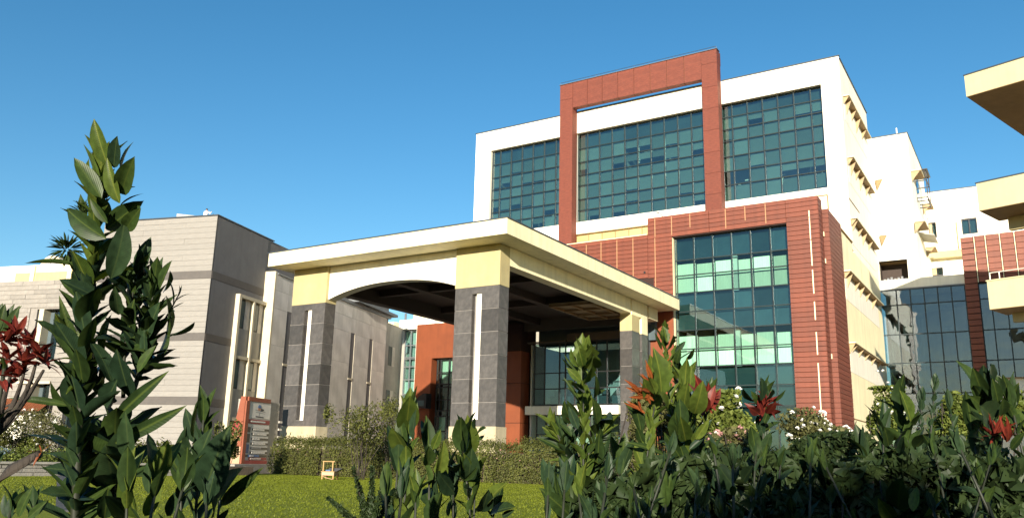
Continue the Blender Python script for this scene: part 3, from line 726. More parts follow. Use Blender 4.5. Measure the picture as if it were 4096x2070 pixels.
for z0, z1 in ((5.92, 8.4), (3.05, 4.85)):
    wn = bpy.data.objects.new('window', None); COL.objects.link(wn); wn.parent = S
    for x0, x1 in ((-9.35, -8.56), (-10.44, -9.9)):
        for i in range(2):
            a = x0+(x1-x0)*i/2; c = x0+(x1-x0)*(i+1)/2
            for za, zb in ((z0+.03, z0+(z1-z0)*.45), (z0+(z1-z0)*.45, z1-.03)):
                piece('pane', M['blue_glass'], wn, a+.02, c-.02, .76, .775, za+.02, zb-.02)
        MB().box(x0, x1, .74, .79, z0+(z1-z0)*.45-.02, z0+(z1-z0)*.45+.02).box((x0+x1)/2-.025, (x0+x1)/2+.025, .735, .785, z0, z1).box(x0, x0+.05, .73, .79, z0, z1).box(x1-.05, x1, .73, .79, z0, z1).build('frame', M['frame'], wn)
    box('mullion_pier', M['pil'], wn, -9.9, -9.62, .33, .8, z0, z1)
    box('backing', M['intdark'], wn, -10.5, -8.5, .79, .798, z0, z1)
box('sill', M['pil'], S, -10.5, -8.5, .2, .34, 4.72, 4.84)
# recessed glass strip between the two fronts
MB().box(-7.62, -6.4, 1.1, 1.2, .8, 9.7).build('strip_backing', M['intdark'], S)
for k in range(7):
    z0 = 1+k*1.25
    for x0, x1 in ((-7.55, -7.0), (-6.98, -6.42)): piece('strip_pane', M['blue_glass'], S, x0, x1, .9, .91, z0, z0+1.2)
MB().box(-7.62, -7.54, .6, .95, .8, 9.8).box(-7.0, -6.97, .85, .95, .8, 9.7).build('strip_frame', M['frame'], S)
# rusty corrugated awning
aw = thing('awning', 'rusty orange corrugated awning over the ground floor of the stone building', 'awning', W0, R(16))
x = -11.8; b = MB()
k = 0
while x < -8.3:
    b.prism([(-.55, 3.43), (-.50, 3.40), (.30, 3.98), (.28, 4.02)], 'x', x, x+.06 if k % 2 else x+.05)
    b.prism([(-.52, 3.41), (-.47, 3.38), (.30, 3.96), (.28, 4.0)], 'x', x+.06, x+.12); x += .12; k += 1
b.build('corrugated_sheet', M['rust'], aw); box('awning_beam', M['bark'], aw, -11.8, -8.3, -.46, -.40, 3.33, 3.40)
box('white_shop_wall', M['white'], S, -13, -9.6, .1, .3, .8, 3.3)
# cream parapet building behind, with a round roof vent
C_ = thing('cream_parapet_building', 'cream panelled parapet rising behind the coursed stone front', 'building', W0, R(16))
MB().box(-20, -7.7, 1.4, 6, 8, 10.95).build('wall', M['cream'], C_)
for x0, x1 in ((-12.9, -11.9), (-11.6, -9.55), (-9.25, -7.75)): box('recess_panel', M['capital'], C_, x0, x1, 1.385, 1.399, 9.5, 10.55)
for x in (-11.75, -9.4): box('rib', M['cream'], C_, x-.12, x+.12, 1.3, 1.384, 9.4, 10.9)
dv = thing('roof_vent', 'round cream roof vent drum sitting on the cream parapet', 'vent', W0, R(16))
ring = MB(); ring.prism([(-11.35+.62*math.cos(a)*1.15, 10.95+.66*max(0, math.sin(a))) for a in [math.pi*i/16 for i in range(17)]], 'y', 2.0, 3.2); ring.build('drum', M['pil'], dv)
ring = MB(); ring.prism([(-11.35+.36*math.cos(a)*1.15, 10.96+.36*max(0, math.sin(a))) for a in [math.pi*i/16 for i in range(17)]], 'y', 1.97, 1.998); ring.build('opening', M['greywall'], dv)

# ================================================================== WHITE ANNEX AND CREAM HOUSE seen under the portico
A = thing('white_annex', 'white annex with a glazed stair strip seen beneath the portico roof', 'building', (-37, 46, 1))
MB().box(-38.1, -37.75, 46, 46.6, 1, 11.2).box(-37.75, -35.0, 46, 46.6, 10.5, 11.2).box(-36.55, -34.95, 46.05, 46.6, 1, 10.5).box(-38.1, -30, 46.6, 52, 1, 11.1).build('wall', M['white'], A)
grid(A, [-37.7, -37.2, -36.6], [10.45, 9.4, 8.55, 8.45, 7.9, 7.0, 6.0, 5.0, 4.0, 2.5], 46.3, M['blue_glass'], bar=.07, fr=M['steel'])
box('dark_pipe', M['black'], A, -38.0, -37.75, 45.8, 45.98, 1, 9.9)
MB().tube([(-37.9, 46.4, 11.2), (-37.9, 46.4, 11.75)], .08, 8).build('vent_pipe', M['steel'], A)
Hs = thing('cream_house', 'cream upper storey with a sloping eave far behind the white annex', 'building', (-40, 58, 1))
MB().box(-46.5, -41.8, 58, 64, 1, 14.3).prism([(-47.6, 15.2), (-41.5, 15.2), (-41.5, 14.3), (-46.3, 14.3)], 'y', 57.5, 64).build('wall', M['cream'], Hs)
MB().box(-45.5, -44.6, 57.96, 57.99, 14.0, 14.2).build('eave_lamp', M['tan'], Hs)
MB().box(-52, -47, 56, 60, 1, 13.2).build('low_wing', M['cream'], Hs)

# ================================================================== REAR BUILDING on the right
D = thing('rear_building', 'white rear block with a loggia, window ledges and a dark glass curtain wall below', 'building', (-3, 65, 1))
b = MB().box(-12, -8.22, 60.5, 61, 14.0, 24.45).box(-8.22, -6.43, 60.5, 61, 15.52, 24.45).box(-6.43, -5.74, 60.5, 61, 14.0, 24.45).box(-6.24, -5.74, 61, 69.8, 14.0, 24.45).box(-12, -6.24, 61, 69.8, 24.0, 24.3)
b.build('tower_wall', M['white'], D)
box('terrace_parapet', M['white'], D, -8.25, -3.08, 60.02, 60.5, 13.42, 14.08)
box('terrace_floor', M['cream'], D, -8.2, 8, 60.5, 69.8, 13.4, 13.98)
MB().box(-8.22, -6.43, 61.9, 62.0, 14, 15.6).box(-8.3, -8.22, 61, 62, 14, 15.6).build('loggia_back', M['soffit'], D)
MB().box(-8.22, -6.4, 60.52, 62, 15.52, 15.6).build('loggia_ceiling', M['tan'], D)
b = MB()
for k in range(7): b.box(-8.1+k*.22, -8.1+k*.22+.14, 61.4, 61.5, 14.0, 14.45+.05*(k % 3))
b.build('loggia_boxes', M['steel'], D)
MB().box(-12.02, -5.7, 60.46, 60.6, 24.452, 24.52).box(-5.8, -5.7, 60.6, 69.8, 24.452, 24.52).build('coping', M['coping'], D)
for y0, z0, dy in ((60.8, 21.75, 2.0), (66.8, 21.0, 1.6), (60.2, 17.95, 2.4), (66.4, 17.6, 1.8)):
    box('ledge_slab', M['cream'], D, -5.74, -5.1, y0, y0+dy, z0, z0+.06); box('ledge_underside', M['tan'], D, -5.74, -5.12, y0+.02, y0+dy-.02, z0-.05, z0-.002)
    MB().prism([(-5.74, z0-.06), (-5.2, z0-.06), (-5.74, z0-.75)], 'y', y0+.02, y0+.1).build('ledge_fin', M['tanfin'], D)
MB().prism([(-5.74, 17.75), (-4.8, 17.5), (-4.8, 17.56), (-5.74, 17.81)], 'y', 62.6, 65.2).build('sloping_ledge', M['greywall'], D)
b = MB()
for z in (20.2, 20.45, 21.7, 22.4): b.box(-5.74, -5.0, 63.2, 63.26, z, z+.06).box(-5.74, -5.0, 65.0, 65.06, z, z+.06).box(-5.06, -5.0, 63.26, 65.0, z, z+.06)
for y in (63.2, 65.0): b.box(-5.06, -5.0, y, y+.06, 20.2, 22.45)
b.box(-5.74, -4.9, 63.1, 65.2, 22.47, 22.55).build('window_cage', M['black'], D)
box('cage_window', M['blue_glass'], D, -5.74, -5.7, 63.4, 64.9, 20.5, 22.3)
MB().tube([(-6.4, 60.7, 24.4), (-6.4, 60.7, 25.0)], .045, 6).build('roof_pipe', M['white'], D)
# little ledges that peep past the main building flank
for z in (21.3, 17.3):
    MB().prism([(-8.0, z), (-7.55, z), (-7.9, z-.7)], 'y', 60.3, 60.5).build('ledge_fin', M['tan'], D)
# low block
b = MB().box(-6.0, 6, 69.8, 70.3, 20.35, 22.75).box(-6, -5.72, 69.8, 70.3, 13.9, 20.35).box(-5.18, -3.46, 69.8, 70.3, 13.9, 20.35).box(-2.42, 6, 69.8, 70.3, 13.9, 20.35).box(-5.72, -5.18, 69.8, 70.3, 13.9, 19.1).box(-3.46, -2.42, 69.8, 70.3, 13.9, 19.12)
b.box(-6, 6, 70.3, 76, 13, 22.6)
b.build('low_block_wall', M['white'], D)
MB().box(-6.0, 6, 69.76, 69.9, 22.752, 22.82).build('low_block_coping', M['coping'], D)
def win(parent, x0, x1, z0, z1, y, n=2, left=None):
    wn = bpy.data.objects.new('window', None); COL.objects.link(wn); wn.parent = parent
    box('backing', M['intdark'], wn, x0, x1, y+.25, y+.27, z0, z1)
    f = MB().box(x0, x0+.06, y+.05, y+.13, z0, z1).box(x1-.06, x1, y+.05, y+.13, z0, z1).box(x0+.06, x1-.06, y+.05, y+.13, z0, z0+.06).box(x0+.06, x1-.06, y+.05, y+.13, z1-.1, z1)
    for i in range(1, n): f.box(x0+(x1-x0)*i/n-.03, x0+(x1-x0)*i/n+.03, y+.055, y+.125, z0+.06, z1-.1)
    f.build('frame', M['black'], wn)
    for i in range(n): piece('pane', M['tanpane'] if left and i == 0 else M['blue_glass'], wn, x0+(x1-x0)*i/n+.03, x0+(x1-x0)*(i+1)/n-.03, y+.085, y+.095, z0+.06, z1-.1)
win(D, -5.72, -5.18, 19.1, 20.35, 69.8, 2, True); win(D, -3.46, -2.42, 19.12, 20.35, 69.8)
wnb = MB().box(-5.75, -5.0, 69.77, 69.798, 16.1, 16.75).build('small_window', M['black'], D)
box('pane', M['blue_glass'], wnb, -5.4, -5.05, 69.765, 69.769, 16.2, 16.68); box('pane', M['tanpane'], wnb, -5.72, -5.45, 69.765, 69.769, 16.2, 16.68)
box('ledge_beam', M['capital'], D, -5.85, -2.9, 69.2, 69.8, 17.35, 17.88)
box('shadow_pier', M['cream'], D, -3.75, -3.62, 69.5, 69.8, 17.88, 20.2)
# curtain wall
ZC = [13.36, 12.33, 10.36, 8.48, 6.52, 4.6, 2.6, 1.05]
grid(D, [-8.22, -7.21, -6.37, -5.55, -4.74, -3.94, -3.16], ZC, 60.0, M['mirror_glass'], bar=.07)
grid(D, [-2.38, -1.75, -.92, -.1, .75, 1.6], [13.36, 12.36, 10.38, 8.48, 7.33], 60.0, M['mirror_glass'], bar=.07)
for i, (x0, x1) in enumerate(((-8.1, -7.3), (-7.1, -5.7), (-5.5, -4.0), (-3.9, -3.2), (-2.3, -1.0), (-.9, 1.5))): box('reflection_panel', M['reflection_panel'], D, x0, x1, 60.9+.1*(i % 2), 60.93+.1*(i % 2), 1.1, 12.2-(i % 3)*.7)  # streaked panels behind the glass paint in its broken grey reflections
box('curtain_backing', M['intdark'], D, -8.2, 4, 62.5, 62.6, 1, 13.4)
b = MB()
for z in (12.4, 8.5, 4.6): b.box(-8.2, 4, 60.3, 62.5, z-.15, z)
b.build('floor_slab', M['interior'], D)
win(D, -8.0, -7.25, 4.7, 6.3, 59.86)
box('white_base_wall', M['white'], D, -2.4, 4, 59.7, 60.2, 1, 7.28); box('base_ledge', M['tan'], D, -2.4, 4, 59.55, 60.1, 7.282, 7.36)
box('head_flashing', M['steel'], D, -8.24, -3.1, 59.9, 60.018, 13.37, 13.44)
# red column and red clad storey
MB().box(-3.1, -2.42, 59.75, 60.4, 1, 16.4).box(-2.42, 3, 59.8, 60.4, 13.4, 16.45).build('red_core', M['dark'], D)
z = 16.42; k = 0
while z > 3.4:
    piece('plank', M['redside'], D, -3.12, -2.405, 59.69, 59.75, z-.36, z-.025); z -= .385; k += 1
xs = [-2.35, -1.72, -.92, -.12, .68, 1.5]
for i in range(5):
    zt_ = 16.43+.02*i
    for k in range(8):
        piece('plank', M['redside'], D, xs[i]+.05, xs[i+1]-.05, 59.74, 59.80, zt_-(k+1)*.376+.02, zt_-k*.376)
    piece('joint_strip', M['cream'], D, xs[i]-.022, xs[i]+.022, 59.70, 59.77, 13.4, zt_)

# ================================================================== BALCONY BUILDING at the right edge
K = thing('balcony_building', 'cream balcony building with deep projecting slabs at the right edge', 'building', (-1.2, 38, 0), R(-18))
def balcony(z0, z1, dep, up=True):
    bl = bpy.data.objects.new('balcony', None); COL.objects.link(bl); bl.parent = K
    if up:
        MB().box(0, 9, 0, .15, z0+.02, z1).box(0, .15, .15, dep, z0+.02, z1).build('parapet', M['balcony'], bl)
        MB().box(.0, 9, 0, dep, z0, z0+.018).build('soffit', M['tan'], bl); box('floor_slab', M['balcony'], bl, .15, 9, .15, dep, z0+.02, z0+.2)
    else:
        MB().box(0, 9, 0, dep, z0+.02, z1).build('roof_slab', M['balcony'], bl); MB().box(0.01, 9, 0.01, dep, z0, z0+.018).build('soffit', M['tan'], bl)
    MB().box(-.03, 9, -.03, .1, z1+.002, z1+.05).build('coping', M['coping'] if z1 > 12 else M['balcony'], bl)
    return bl
b1 = balcony(8.0, 9.15, 1.7); b2 = balcony(12.1, 13.28, 2.1); b3 = balcony(17.15, 18.12, 7.0, False)
box('downstand', M['capital'], b1, .35, 9, 1.3, 1.55, 7.62, 7.998); box('downstand', M['capital'], b2, .45, 9, 1.75, 2.0, 11.55, 12.098)
MB().tube([(.1, .1, 9.5), (9, .1, 9.5)], .014, 6).tube([(.1, .1, 9.15), (.1, .1, 9.5)], .02, 6).tube([(.45, .1, 9.15), (.45, .1, 9.5)], .02, 6).build('handrail', M['white'], b1)
box('balcony_wall', M['balcony'], K, 3.4, 14, 1.7, 8, 1, 17.14)
MB().prism([(2.35, 13.28), (2.6, 13.65), (3.6, 13.85), (3.6, 13.28)], 'y', .3, 1.4).build('dark_canopy', M['black'], K)
MB().prism([(1.55, 9.2), (1.75, 9.2), (2.9, 10.6), (2.75, 10.75), (2.05, 10.3)], 'y', .35, .95).build('tent_roll', M['black'], K)

# ================================================================== SIGN, PLANTER, LAWN THINGS
SG = thing('directory_sign', 'tall orange framed directory sign with white panel and black rows on a concrete plinth', 'sign', (-25.85, 22.3, 0), R(16))
SLEN, SZ0, SZ1 = 1.78, 1.32, 3.84
box('base', M['concrete'], SG, -1.05, .55, -1.15, 2.9, .99, 1.31)
MB().prism([(-.62, SZ0), (0.0, SZ0), (0.0, SZ1), (-.22, SZ1)], 'y', 0, .12).build('end_post', M['signorange'], SG)
MB().prism([(-.52, 2.35), (-.18, 2.35), (-.18, 2.9), (-.42, 2.9)], 'y', -.012, -.001).build('end_plaque', M['signred'], SG)
for k in range(7): box('plaque_line', M['palewood'], SG, -.43+.02*(k > 2), -.17, -.018, -.0125, 2.02+k*.075, 2.05+k*.075)
box('end_foot', M['palewood'], SG, -.60, -.02, -.02, -.001, SZ0, 1.95)
box('sign_back', M['concrete'], SG, -.40, -.03, .12, SLEN+.75, SZ0, 3.75)
box('frame_top', M['signorange'], SG, -.03, .06, .12, SLEN-.1, SZ1-.16, SZ1)
box('frame_side', M['signorange'], SG, -.03, .06, .0, .22, SZ0, SZ1-.16)
box('frame_bottom', M['signred'], SG, -.03, .06, .22, SLEN, SZ0, SZ0+.13)
box('face_panel', M['signwhite'], SG, -.028, .02, .22, SLEN, SZ0+.13, SZ1-.16)
box('logo_panel', M['signwhite'], SG, .021, .035, .30, SLEN-.02, 3.05, 3.66)
# emblem: reading figure in a blue cap with an open book
def disc(cy, cz, ry, rz, x, n=18): return MB().prism([(cy+ry*math.cos(2*math.pi*i/n), cz+rz*math.sin(2*math.pi*i/n)) for i in range(n)], 'x', x, x+.004)
disc(.93, 3.42, .10, .09, .036).build('emblem_face', M['skin'], SG)
MB().prism([(.82, 3.45), (1.04, 3.45), (1.02, 3.54), (.93, 3.59), (.84, 3.54)], 'x', .041, .046).build('emblem_cap', M['signblue'], SG)
MB().prism([(1.02, 3.32), (1.25, 3.36), (1.25, 3.42), (1.06, 3.44)], 'x', .036, .041).build('emblem_book', M['signblack'], SG)
MB().prism([(.66, 3.36), (1.38, 3.30), (1.38, 3.32), (.66, 3.38)], 'x', .036, .040).prism([(.7, 3.28), (1.35, 3.24), (1.35, 3.255), (.7, 3.295)], 'x', .036, .040).prism([(.92, 3.1), (.94, 3.1), (.98, 3.3), (.96, 3.3)], 'x', .036, .040).build('emblem_line', M['steel'], SG)
MB().prism([(.72, 3.10), (1.28, 3.08), (1.28, 3.12), (.72, 3.14)], 'x', .036, .041).build('emblem_base', M['signblack'], SG)
def srow(name, mt, y0, y1, z0, z1, x=.021): return box(name, mt, SG, x, x+.012, y0, y1, z0, z1)
srow('red_bar', M['signred'], .22, SLEN-.02, 2.83, 3.00); srow('bar_text', M['signwhite'], .42, SLEN-.35, 2.89, 2.95, .034)
rows = [2.62, 2.44, 2.26, 2.08, 1.91, 1.74]
for k, zr in enumerate(rows):
    srow('sign_row', M['signblack'], .56, SLEN-.02, zr-.042, zr+.042)
    # short strokes that read as a line of small lettering
    y = .66; end = (1.38, 1.55, 1.1, 1.5, 1.25, 1.55)[k]
    while y < end:
        w_ = random.uniform(.03, .09); srow('row_text', M['signwhite'] if k != 4 else M['steel'], y, y+w_, zr-.028, zr+.03, .034); y += w_+random.choice((.008, .012, .03))
for z0, z1, mt in ((2.5, 2.7, 'signblack'), (2.12, 2.45, 'signblack'), (1.72, 2.05, 'signblue')): srow('row_marker', M[mt], .26, .46, z0, z1)
srow('sign_row', M['signblack'], .26, SLEN-.02, 1.575, 1.665); srow('blue_row', M['signblue'], .45, 1.2, 1.58, 1.66, .034); srow('row_text', M['signwhite'], .55, .8, 1.60, 1.64, .047)
srow('red_bar', M['signred'], .5, SLEN-.02, 1.47, 1.56); srow('row_text', M['signwhite'], .62, 1.35, 1.495, 1.535, .034)
for k in range(5): box('shelf_fin', M['signwhite'], SG, -.35, .0, SLEN+.76, SLEN+1.0, 1.75+k*.3, 1.83+k*.3)

# stone planter wall along the left edge of the lawn
PW = thing('planter_wall', 'low grey stone planter wall with a pale capping along the lawn', 'wall', (-22.05, 12, 0), None)
prs = []
y = 9.6; 
for r_ in range(3):
    y = 9.6-random.random()*.4
    while y < 16.6:
        l = random.uniform(.35, .85); z0 = .99+r_*.105
        piece('wall_stone', M['stone'], PW, -22.3, -22.02-random.uniform(0, .025), y+.008, min(y+l, 16.6)-.006, z0+.004, z0+.100); y += l
box('wall_core', M['grout'], PW, -22.5, -22.06, 9.4, 16.62, .9, 1.3)
box('capping', M['concrete'], PW, -22.5, -21.98, 9.4, 16.66, 1.305, 1.36)
box('planter_soil', M['soil'], None, -30, -22.5, 9, 20, .9, 1.27)['kind'] = 'structure'
box('back_kerb', M['concrete'], PW, -26.3, -26.1, 11, 17, 1.27, 1.62)
# dark stone path across the lawn
pth = MB()
p0, p1 = Vector((-22.0, 13.3)), Vector((-9.4, 5.9)); d = (p1-p0); nn = 26
PT = thing('garden_path', 'narrow dark stone path running diagonally over the lawn', 'path', (-16, 9.6, 0)); PT['kind'] = 'structure'; del PT['category']
dn = d.normalized(); sd = Vector((-dn.y, dn.x))
for k in range(nn):
    a = p0+d*(k/nn); c = p0+d*((k+.96)/nn); hw = .26
    q = [a-sd*hw, c-sd*hw, c+sd*hw, a+sd*hw]
    b = MB(); b.add([(v.x, v.y, hz(v.x, v.y)+zz) for zz in (-.02, .028) for v in q], [(3,2,1,0),(4,5,6,7),(0,1,5,4),(1,2,6,5),(2,3,7,6),(3,0,4,7)])
    b.build('paving_stone', M['asphalt'], PT)
# little wooden cart planter on the lawn
T = thing('wooden_cart', 'small honey coloured wooden stand with an arch, legs and a blue cloth on the lawn', 'wooden stand', (-18.2, 19.1, 1.0), R(24))
box('tray', M['palewood'], T, -.19, .19, -.12, .30, .13, .23); box('tray_rim', M['wood'], T, -.21, .21, -.14, .32, .231, .25)
for x in (-.17, .17):
    for y in (-.10, .28): box('leg', M['wood'], T, x-.018, x+.018, y-.018, y+.018, 0, .13)
for x, y in ((-.16, -.08), (.13, -.08), (.14, .25)): box('post', M['wood'], T, x-.016, x+.016, y-.016, y+.016, .25, .52)
box('crossbar', M['wood'], T, -.19, .19, -.10, .27, .521, .545)
box('cloth', M['bluecloth'], T, -.10, .05, -.05, .2, .25, .29); MB().prism([(-.02, .25), (.22, .25), (.40, .34), (-.02, .345)], 'y', 0, .2).build('dark_tool', M['darkcloth'], T)
MB().tube([(-.15, -.11, .10), (0, -.12, .05), (.15, -.11, .02)], .010, 5).build('brace', M['palewood'], T)

# people on the roof of the left wing
def person(loc, rz, label, sit=False):
    o = thing('person', label, 'person', loc, rz)
    bm = bmesh.new(); ly = bm.verts.layers.skin.verify()
    if not sit:
        J = dict(pel=(0, 0, .92, .13), sp=(0, 0, 1.15, .12), ch=(0, 0, 1.36, .15), nk=(0, .0, 1.5, .055), hd=(0, -.01, 1.62, .095), tp=(0, 0, 1.72, .07),
             hl=(-.1, 0, .85, .085), kl=(-.12, 0, .48, .06), al=(-.13, 0, .09, .045), tl=(-.13, -.15, .04, .04), hr=(.1, 0, .85, .085), kr=(.11, -.02, .48, .06), ar=(.12, 0, .09, .045), tr=(.12, -.15, .04, .04),
             sl=(-.19, 0, 1.4, .065), el=(-.25, .02, 1.13, .045), wl=(-.24, -.05, .9, .035), sr=(.19, 0, 1.4, .065), er=(.36, -.05, 1.2, .045), wr=(.5, -.12, 1.38, .035), fr=(.53, -.14, 1.47, .03), fl=(-.24, -.07, .8, .03))
    else:
        J = dict(pel=(0, 0, .30, .14), sp=(0, 0, .5, .12), ch=(0, -.03, .72, .14), nk=(0, -.05, .86, .055), hd=(0, -.07, .98, .095), tp=(0, -.06, 1.08, .07),
             hl=(-.1, -.03, .26, .09), kl=(-.16, -.38, .46, .06), al=(-.14, -.42, .09, .045), tl=(-.14, -.56, .04, .04), hr=(.1, -.03, .26, .09), kr=(.16, -.38, .46, .06), ar=(.14, -.42, .09, .045), tr=(.14, -.56, .04, .04),
             sl=(-.18, -.03, .76, .065), el=(-.25, -.15, .55, .045), wl=(-.15, -.36, .5, .035), sr=(.18, -.03, .76, .065), er=(.25, -.15, .55, .045), wr=(.15, -.36, .5, .035), fr=(.12, -.42, .48, .03), fl=(-.12, -.42, .48, .03))
    E_ = [('pel','sp'),('sp','ch'),('ch','nk'),('nk','hd'),('hd','tp'),('pel','hl'),('hl','kl'),('kl','al'),('al','tl'),('pel','hr'),('hr','kr'),('kr','ar'),('ar','tr'),('ch','sl'),('sl','el'),('el','wl'),('wl','fl'),('ch','sr'),('sr','er'),('er','wr'),('wr','fr')]
    V = {}
    for k, (x, y, z, r_) in J.items():
        v = bm.verts.new((x, y, z)); v[ly].radius = (r_, r_); V[k] = v
        if k == 'pel': v[ly].use_root = True
    for a, c in E_: bm.edges.new((V[a], V[c]))
    me = bpy.data.meshes.new('body'); bm.to_mesh(me); bm.free(); bo = bpy.data.objects.new('body', me); COL.objects.link(bo); bo.parent = o
    bo.modifiers.new('skin', 'SKIN'); sb = bo.modifiers.new('sub', 'SUBSURF'); sb.levels = 1; sb.render_levels = 1
    me.materials.append(M['skin' if not sit else 'darkcloth'])
    def cap_tube(name, ps, rs, mt): MB().tube(ps, rs, 10).build(name, mt, o, True)
    g = lambda k, dz=0: (J[k][0], J[k][1], J[k][2]+dz)
    cap_tube('shirt', [g('pel', -.06), g('sp'), g('ch'), g('ch', .1)], [.165, .16, .19, .10], M['cloth'] if not sit else M['darkcloth'])
    for s_ in 'lr':
        cap_tube('sleeve', [g('s'+s_), g('e'+s_), g('w'+s_)], [.085, .065, .05], M['cloth'] if not sit else M['darkcloth'])
        cap_tube('trouser_leg', [g('h'+s_), g('k'+s_), g('a'+s_)], [.105, .08, .065], M['darkcloth'])
    hd = MB()
    for i, zz in enumerate((0,)): hd.tube([g('hd', .02), g('hd', .08), g('tp', .05)], [.105, .105, .05], 10)
    hd.build('hair', M['darkcloth'], o, True)
    for x in (-.035, .035): box('eye', M['black'], o, J['hd'][0]+x-.012, J['hd'][0]+x+.012, J['hd'][1]-.105, J['hd'][1]-.092, J['hd'][2]-.01, J['hd'][2]+.01)
    box('nose', M['skin'], o, J['hd'][0]-.012, J['hd'][0]+.012, J['hd'][1]-.12, J['hd'][1]-.09, J['hd'][2]-.045, J['hd'][2]-.01)
    return o
def wl(x, y, z): 
    c, s = math.cos(R(16)), math.sin(R(16)); return Vector((W0.x+x*c-y*s, W0.y+x*s+y*c, z))
FB = thing('distant_block', 'distant flat roofed block whose roof just shows behind the stone wing', 'building', (-76, 57.5, 1), R(50))
box('wall', M['greywall'], FB, -3, 1.2, 0, 8, 0, 26.0)
def far(u, z=26.02):
    p = at(u, 540, 92); k = 92; return Vector((p.x, p.y, z))
person(far(519), R(50), 'person in a white shirt standing with one arm raised on the distant roof')
person(far(536.5), R(50), 'person in dark clothes sitting at the roof corner beside the standing person', True)
st_ = thing('folding_easel', 'small dark folding stand between the two people on the roof', 'stand', far(528))
q = far(528)
for dx, dy in ((-.12, 0), (.14, .02), (.0, .2)): MB().tube([(q.x, q.y, q.z+.62), (q.x+dx, q.y+dy, q.z)], .025, 5).build('leg', M['black'], st_)
MB().box(q.x-.06, q.x+.1, q.y-.02, q.y+.02, q.z+.55, q.z+.66).build('head', M['bluecloth'], st_)

# ================================================================== VEGETATION
def leaf_mesh(name, mt, wid=.26, droop=.25, fold=.25, wave=.02, seed=0, lobed=0):
    """one blade, 1 long along +Y from its stalk, upper side +Z"""
    rr = random.Random(seed); n = 7; v = []; f = []; wid *= .94
    for i in range(n+1):
        t = i/n
        wd = wid*.5*(math.sin(math.pi*min(1, t*1.01)**.9)**.72 if 0 < t < 1 else 0.0)
        if lobed and 0 < t < 1: wd *= 1+lobed*(1 if i % 2 else -1)
        if i == 0: wd = .012
        y = t*(1-.06*droop*t); z = .10*t-droop*t*t
        e = wave*math.sin(t*17+seed)
        v += [(-wd, y-.02*(wd > .03), z+wd*fold*2+e), (-wd*.5, y, z+wd*fold*.8), (0, y, z), (wd*.5, y, z+wd*fold*.8), (wd, y-.02*(wd > .03), z+wd*fold*2-e)]
    for i in range(n):
        for j in range(4): k = i*5+j; f.append((k, k+1, k+6, k+5))
    me = bpy.data.meshes.new(name); me.from_pydata(v, [], f); me.materials.append(mt); me.polygons.foreach_set('use_smooth', [True]*len(f)); me.update()
    return me
LM = {}
def leaves(key):
    if key not in LM:
        mt, wid, lob = {'leaf': ('leaf', .37, 0), 'wide': ('leaf', .46, 0), 'lit': ('leaf_lit', .38, 0), 'litwide': ('leaf_lit', .45, 0), 'blue': ('leaf_blue', .35, 0), 'red': ('leaf_red', .33, 0), 'rust': ('leaf_rust', .17, .12),
              'lobed': ('leaf_lit', .46, .2), 'narrow': ('leaf', .16, 0), 'bigdark': ('leaf_blue', .45, 0), 'redn': ('leaf_red', .15, 0), 'olive': ('leaf', .20, 0)}[key]
        LM[key] = [leaf_mesh('leaf', M[mt], wid*random.uniform(.85, 1.15), random.uniform(.02, .34), random.uniform(.1, .35), random.uniform(.0, .022), s, lob) for s in range(5)]
    return LM[key]
def put_leaf(parent, key, p, d, up, size, name='leaf'):
    d = d.normalized(); x = d.cross(up)
    if x.length < 1e-3: x = d.orthogonal()
    x.normalize(); z = x.cross(d)
    o = bpy.data.objects.new(name, random.choice(leaves(key))); COL.objects.link(o); o.parent = parent
    mm = Matrix((( x.x, d.x, z.x, 0), (x.y, d.y, z.y, 0), (x.z, d.z, z.z, 0), (0, 0, 0, 1)))
    tw = Matrix.Rotation(random.uniform(-.5, .5), 4, 'Y')
    o.matrix_local = Matrix.Translation(p-offs(parent)) @ mm @ tw @ Matrix.Diagonal((size, size, size, 1))
    return o
GA = 2.39996; DENS = 1.5
def curve(a, c, n=8, bend=.06):
    a, c = Vector(a), Vector(c); L_ = (c-a).length; off = Vector((random.uniform(-1, 1), random.uniform(-1, 1), 0))*L_*bend
    return [a.lerp(c, t/n)+off*math.sin(math.pi*t/n) for t in range(n+1)]
def along(ps, t):
    q = t*(len(ps)-1); i = min(int(q), len(ps)-2); return ps[i].lerp(ps[i+1], q-i), (ps[i+1]-ps[i]).normalized()
def shoot(parent, a, c, n, size, key, t0=.10, low=84, high=26, keytop=None, r0=.011, taper=.65, bend=.05, topn=3, name='stem'):
    """a stem from a to c with n leaves in a spiral, steeper and smaller towards the tip"""
    ps = curve(a, c, 8, bend)
    MB().tube(ps, [r0*(1-.65*i/8) for i in range(9)], 6).build(name, M['stem'], parent, True)
    n = int(n*DENS); size *= 1.14
    ph = random.uniform(0, 6)
    for k in range(n):
        t = t0+(1-t0)*(k+.5)/n; p, ax = along(ps, t)
        ph += GA+random.uniform(-.3, .3)
        e1 = ax.orthogonal().normalized(); e2 = ax.cross(e1)
        rad = e1*math.cos(ph)+e2*math.sin(ph)
        ang = R(low+(high-low)*t**1.2+random.uniform(-20, 20))
        d = ax*math.cos(ang)+rad*math.sin(ang)
        up = ax*math.sin(ang)-rad*math.cos(ang)
        s = size*random.uniform(.6, 1.2)*(1-(1-taper)*max(0, t-.5)*2)
        put_leaf(parent, keytop if keytop and t > .82 else (key if isinstance(key, str) else random.choice(key)), p, d, up, s)
    for k in range(topn):
        p, ax = along(ps, .99); ph += 2.1
        e1 = ax.orthogonal().normalized(); e2 = ax.cross(e1); rad = e1*math.cos(ph)+e2*math.sin(ph)
        ang = R(random.uniform(6, 22)); put_leaf(parent, keytop or (key if isinstance(key, str) else random.choice(key)), p, ax*math.cos(ang)+rad*math.sin(ang), ax*math.sin(ang)-rad*math.cos(ang), size*random.uniform(.85, 1.1))
    return ps
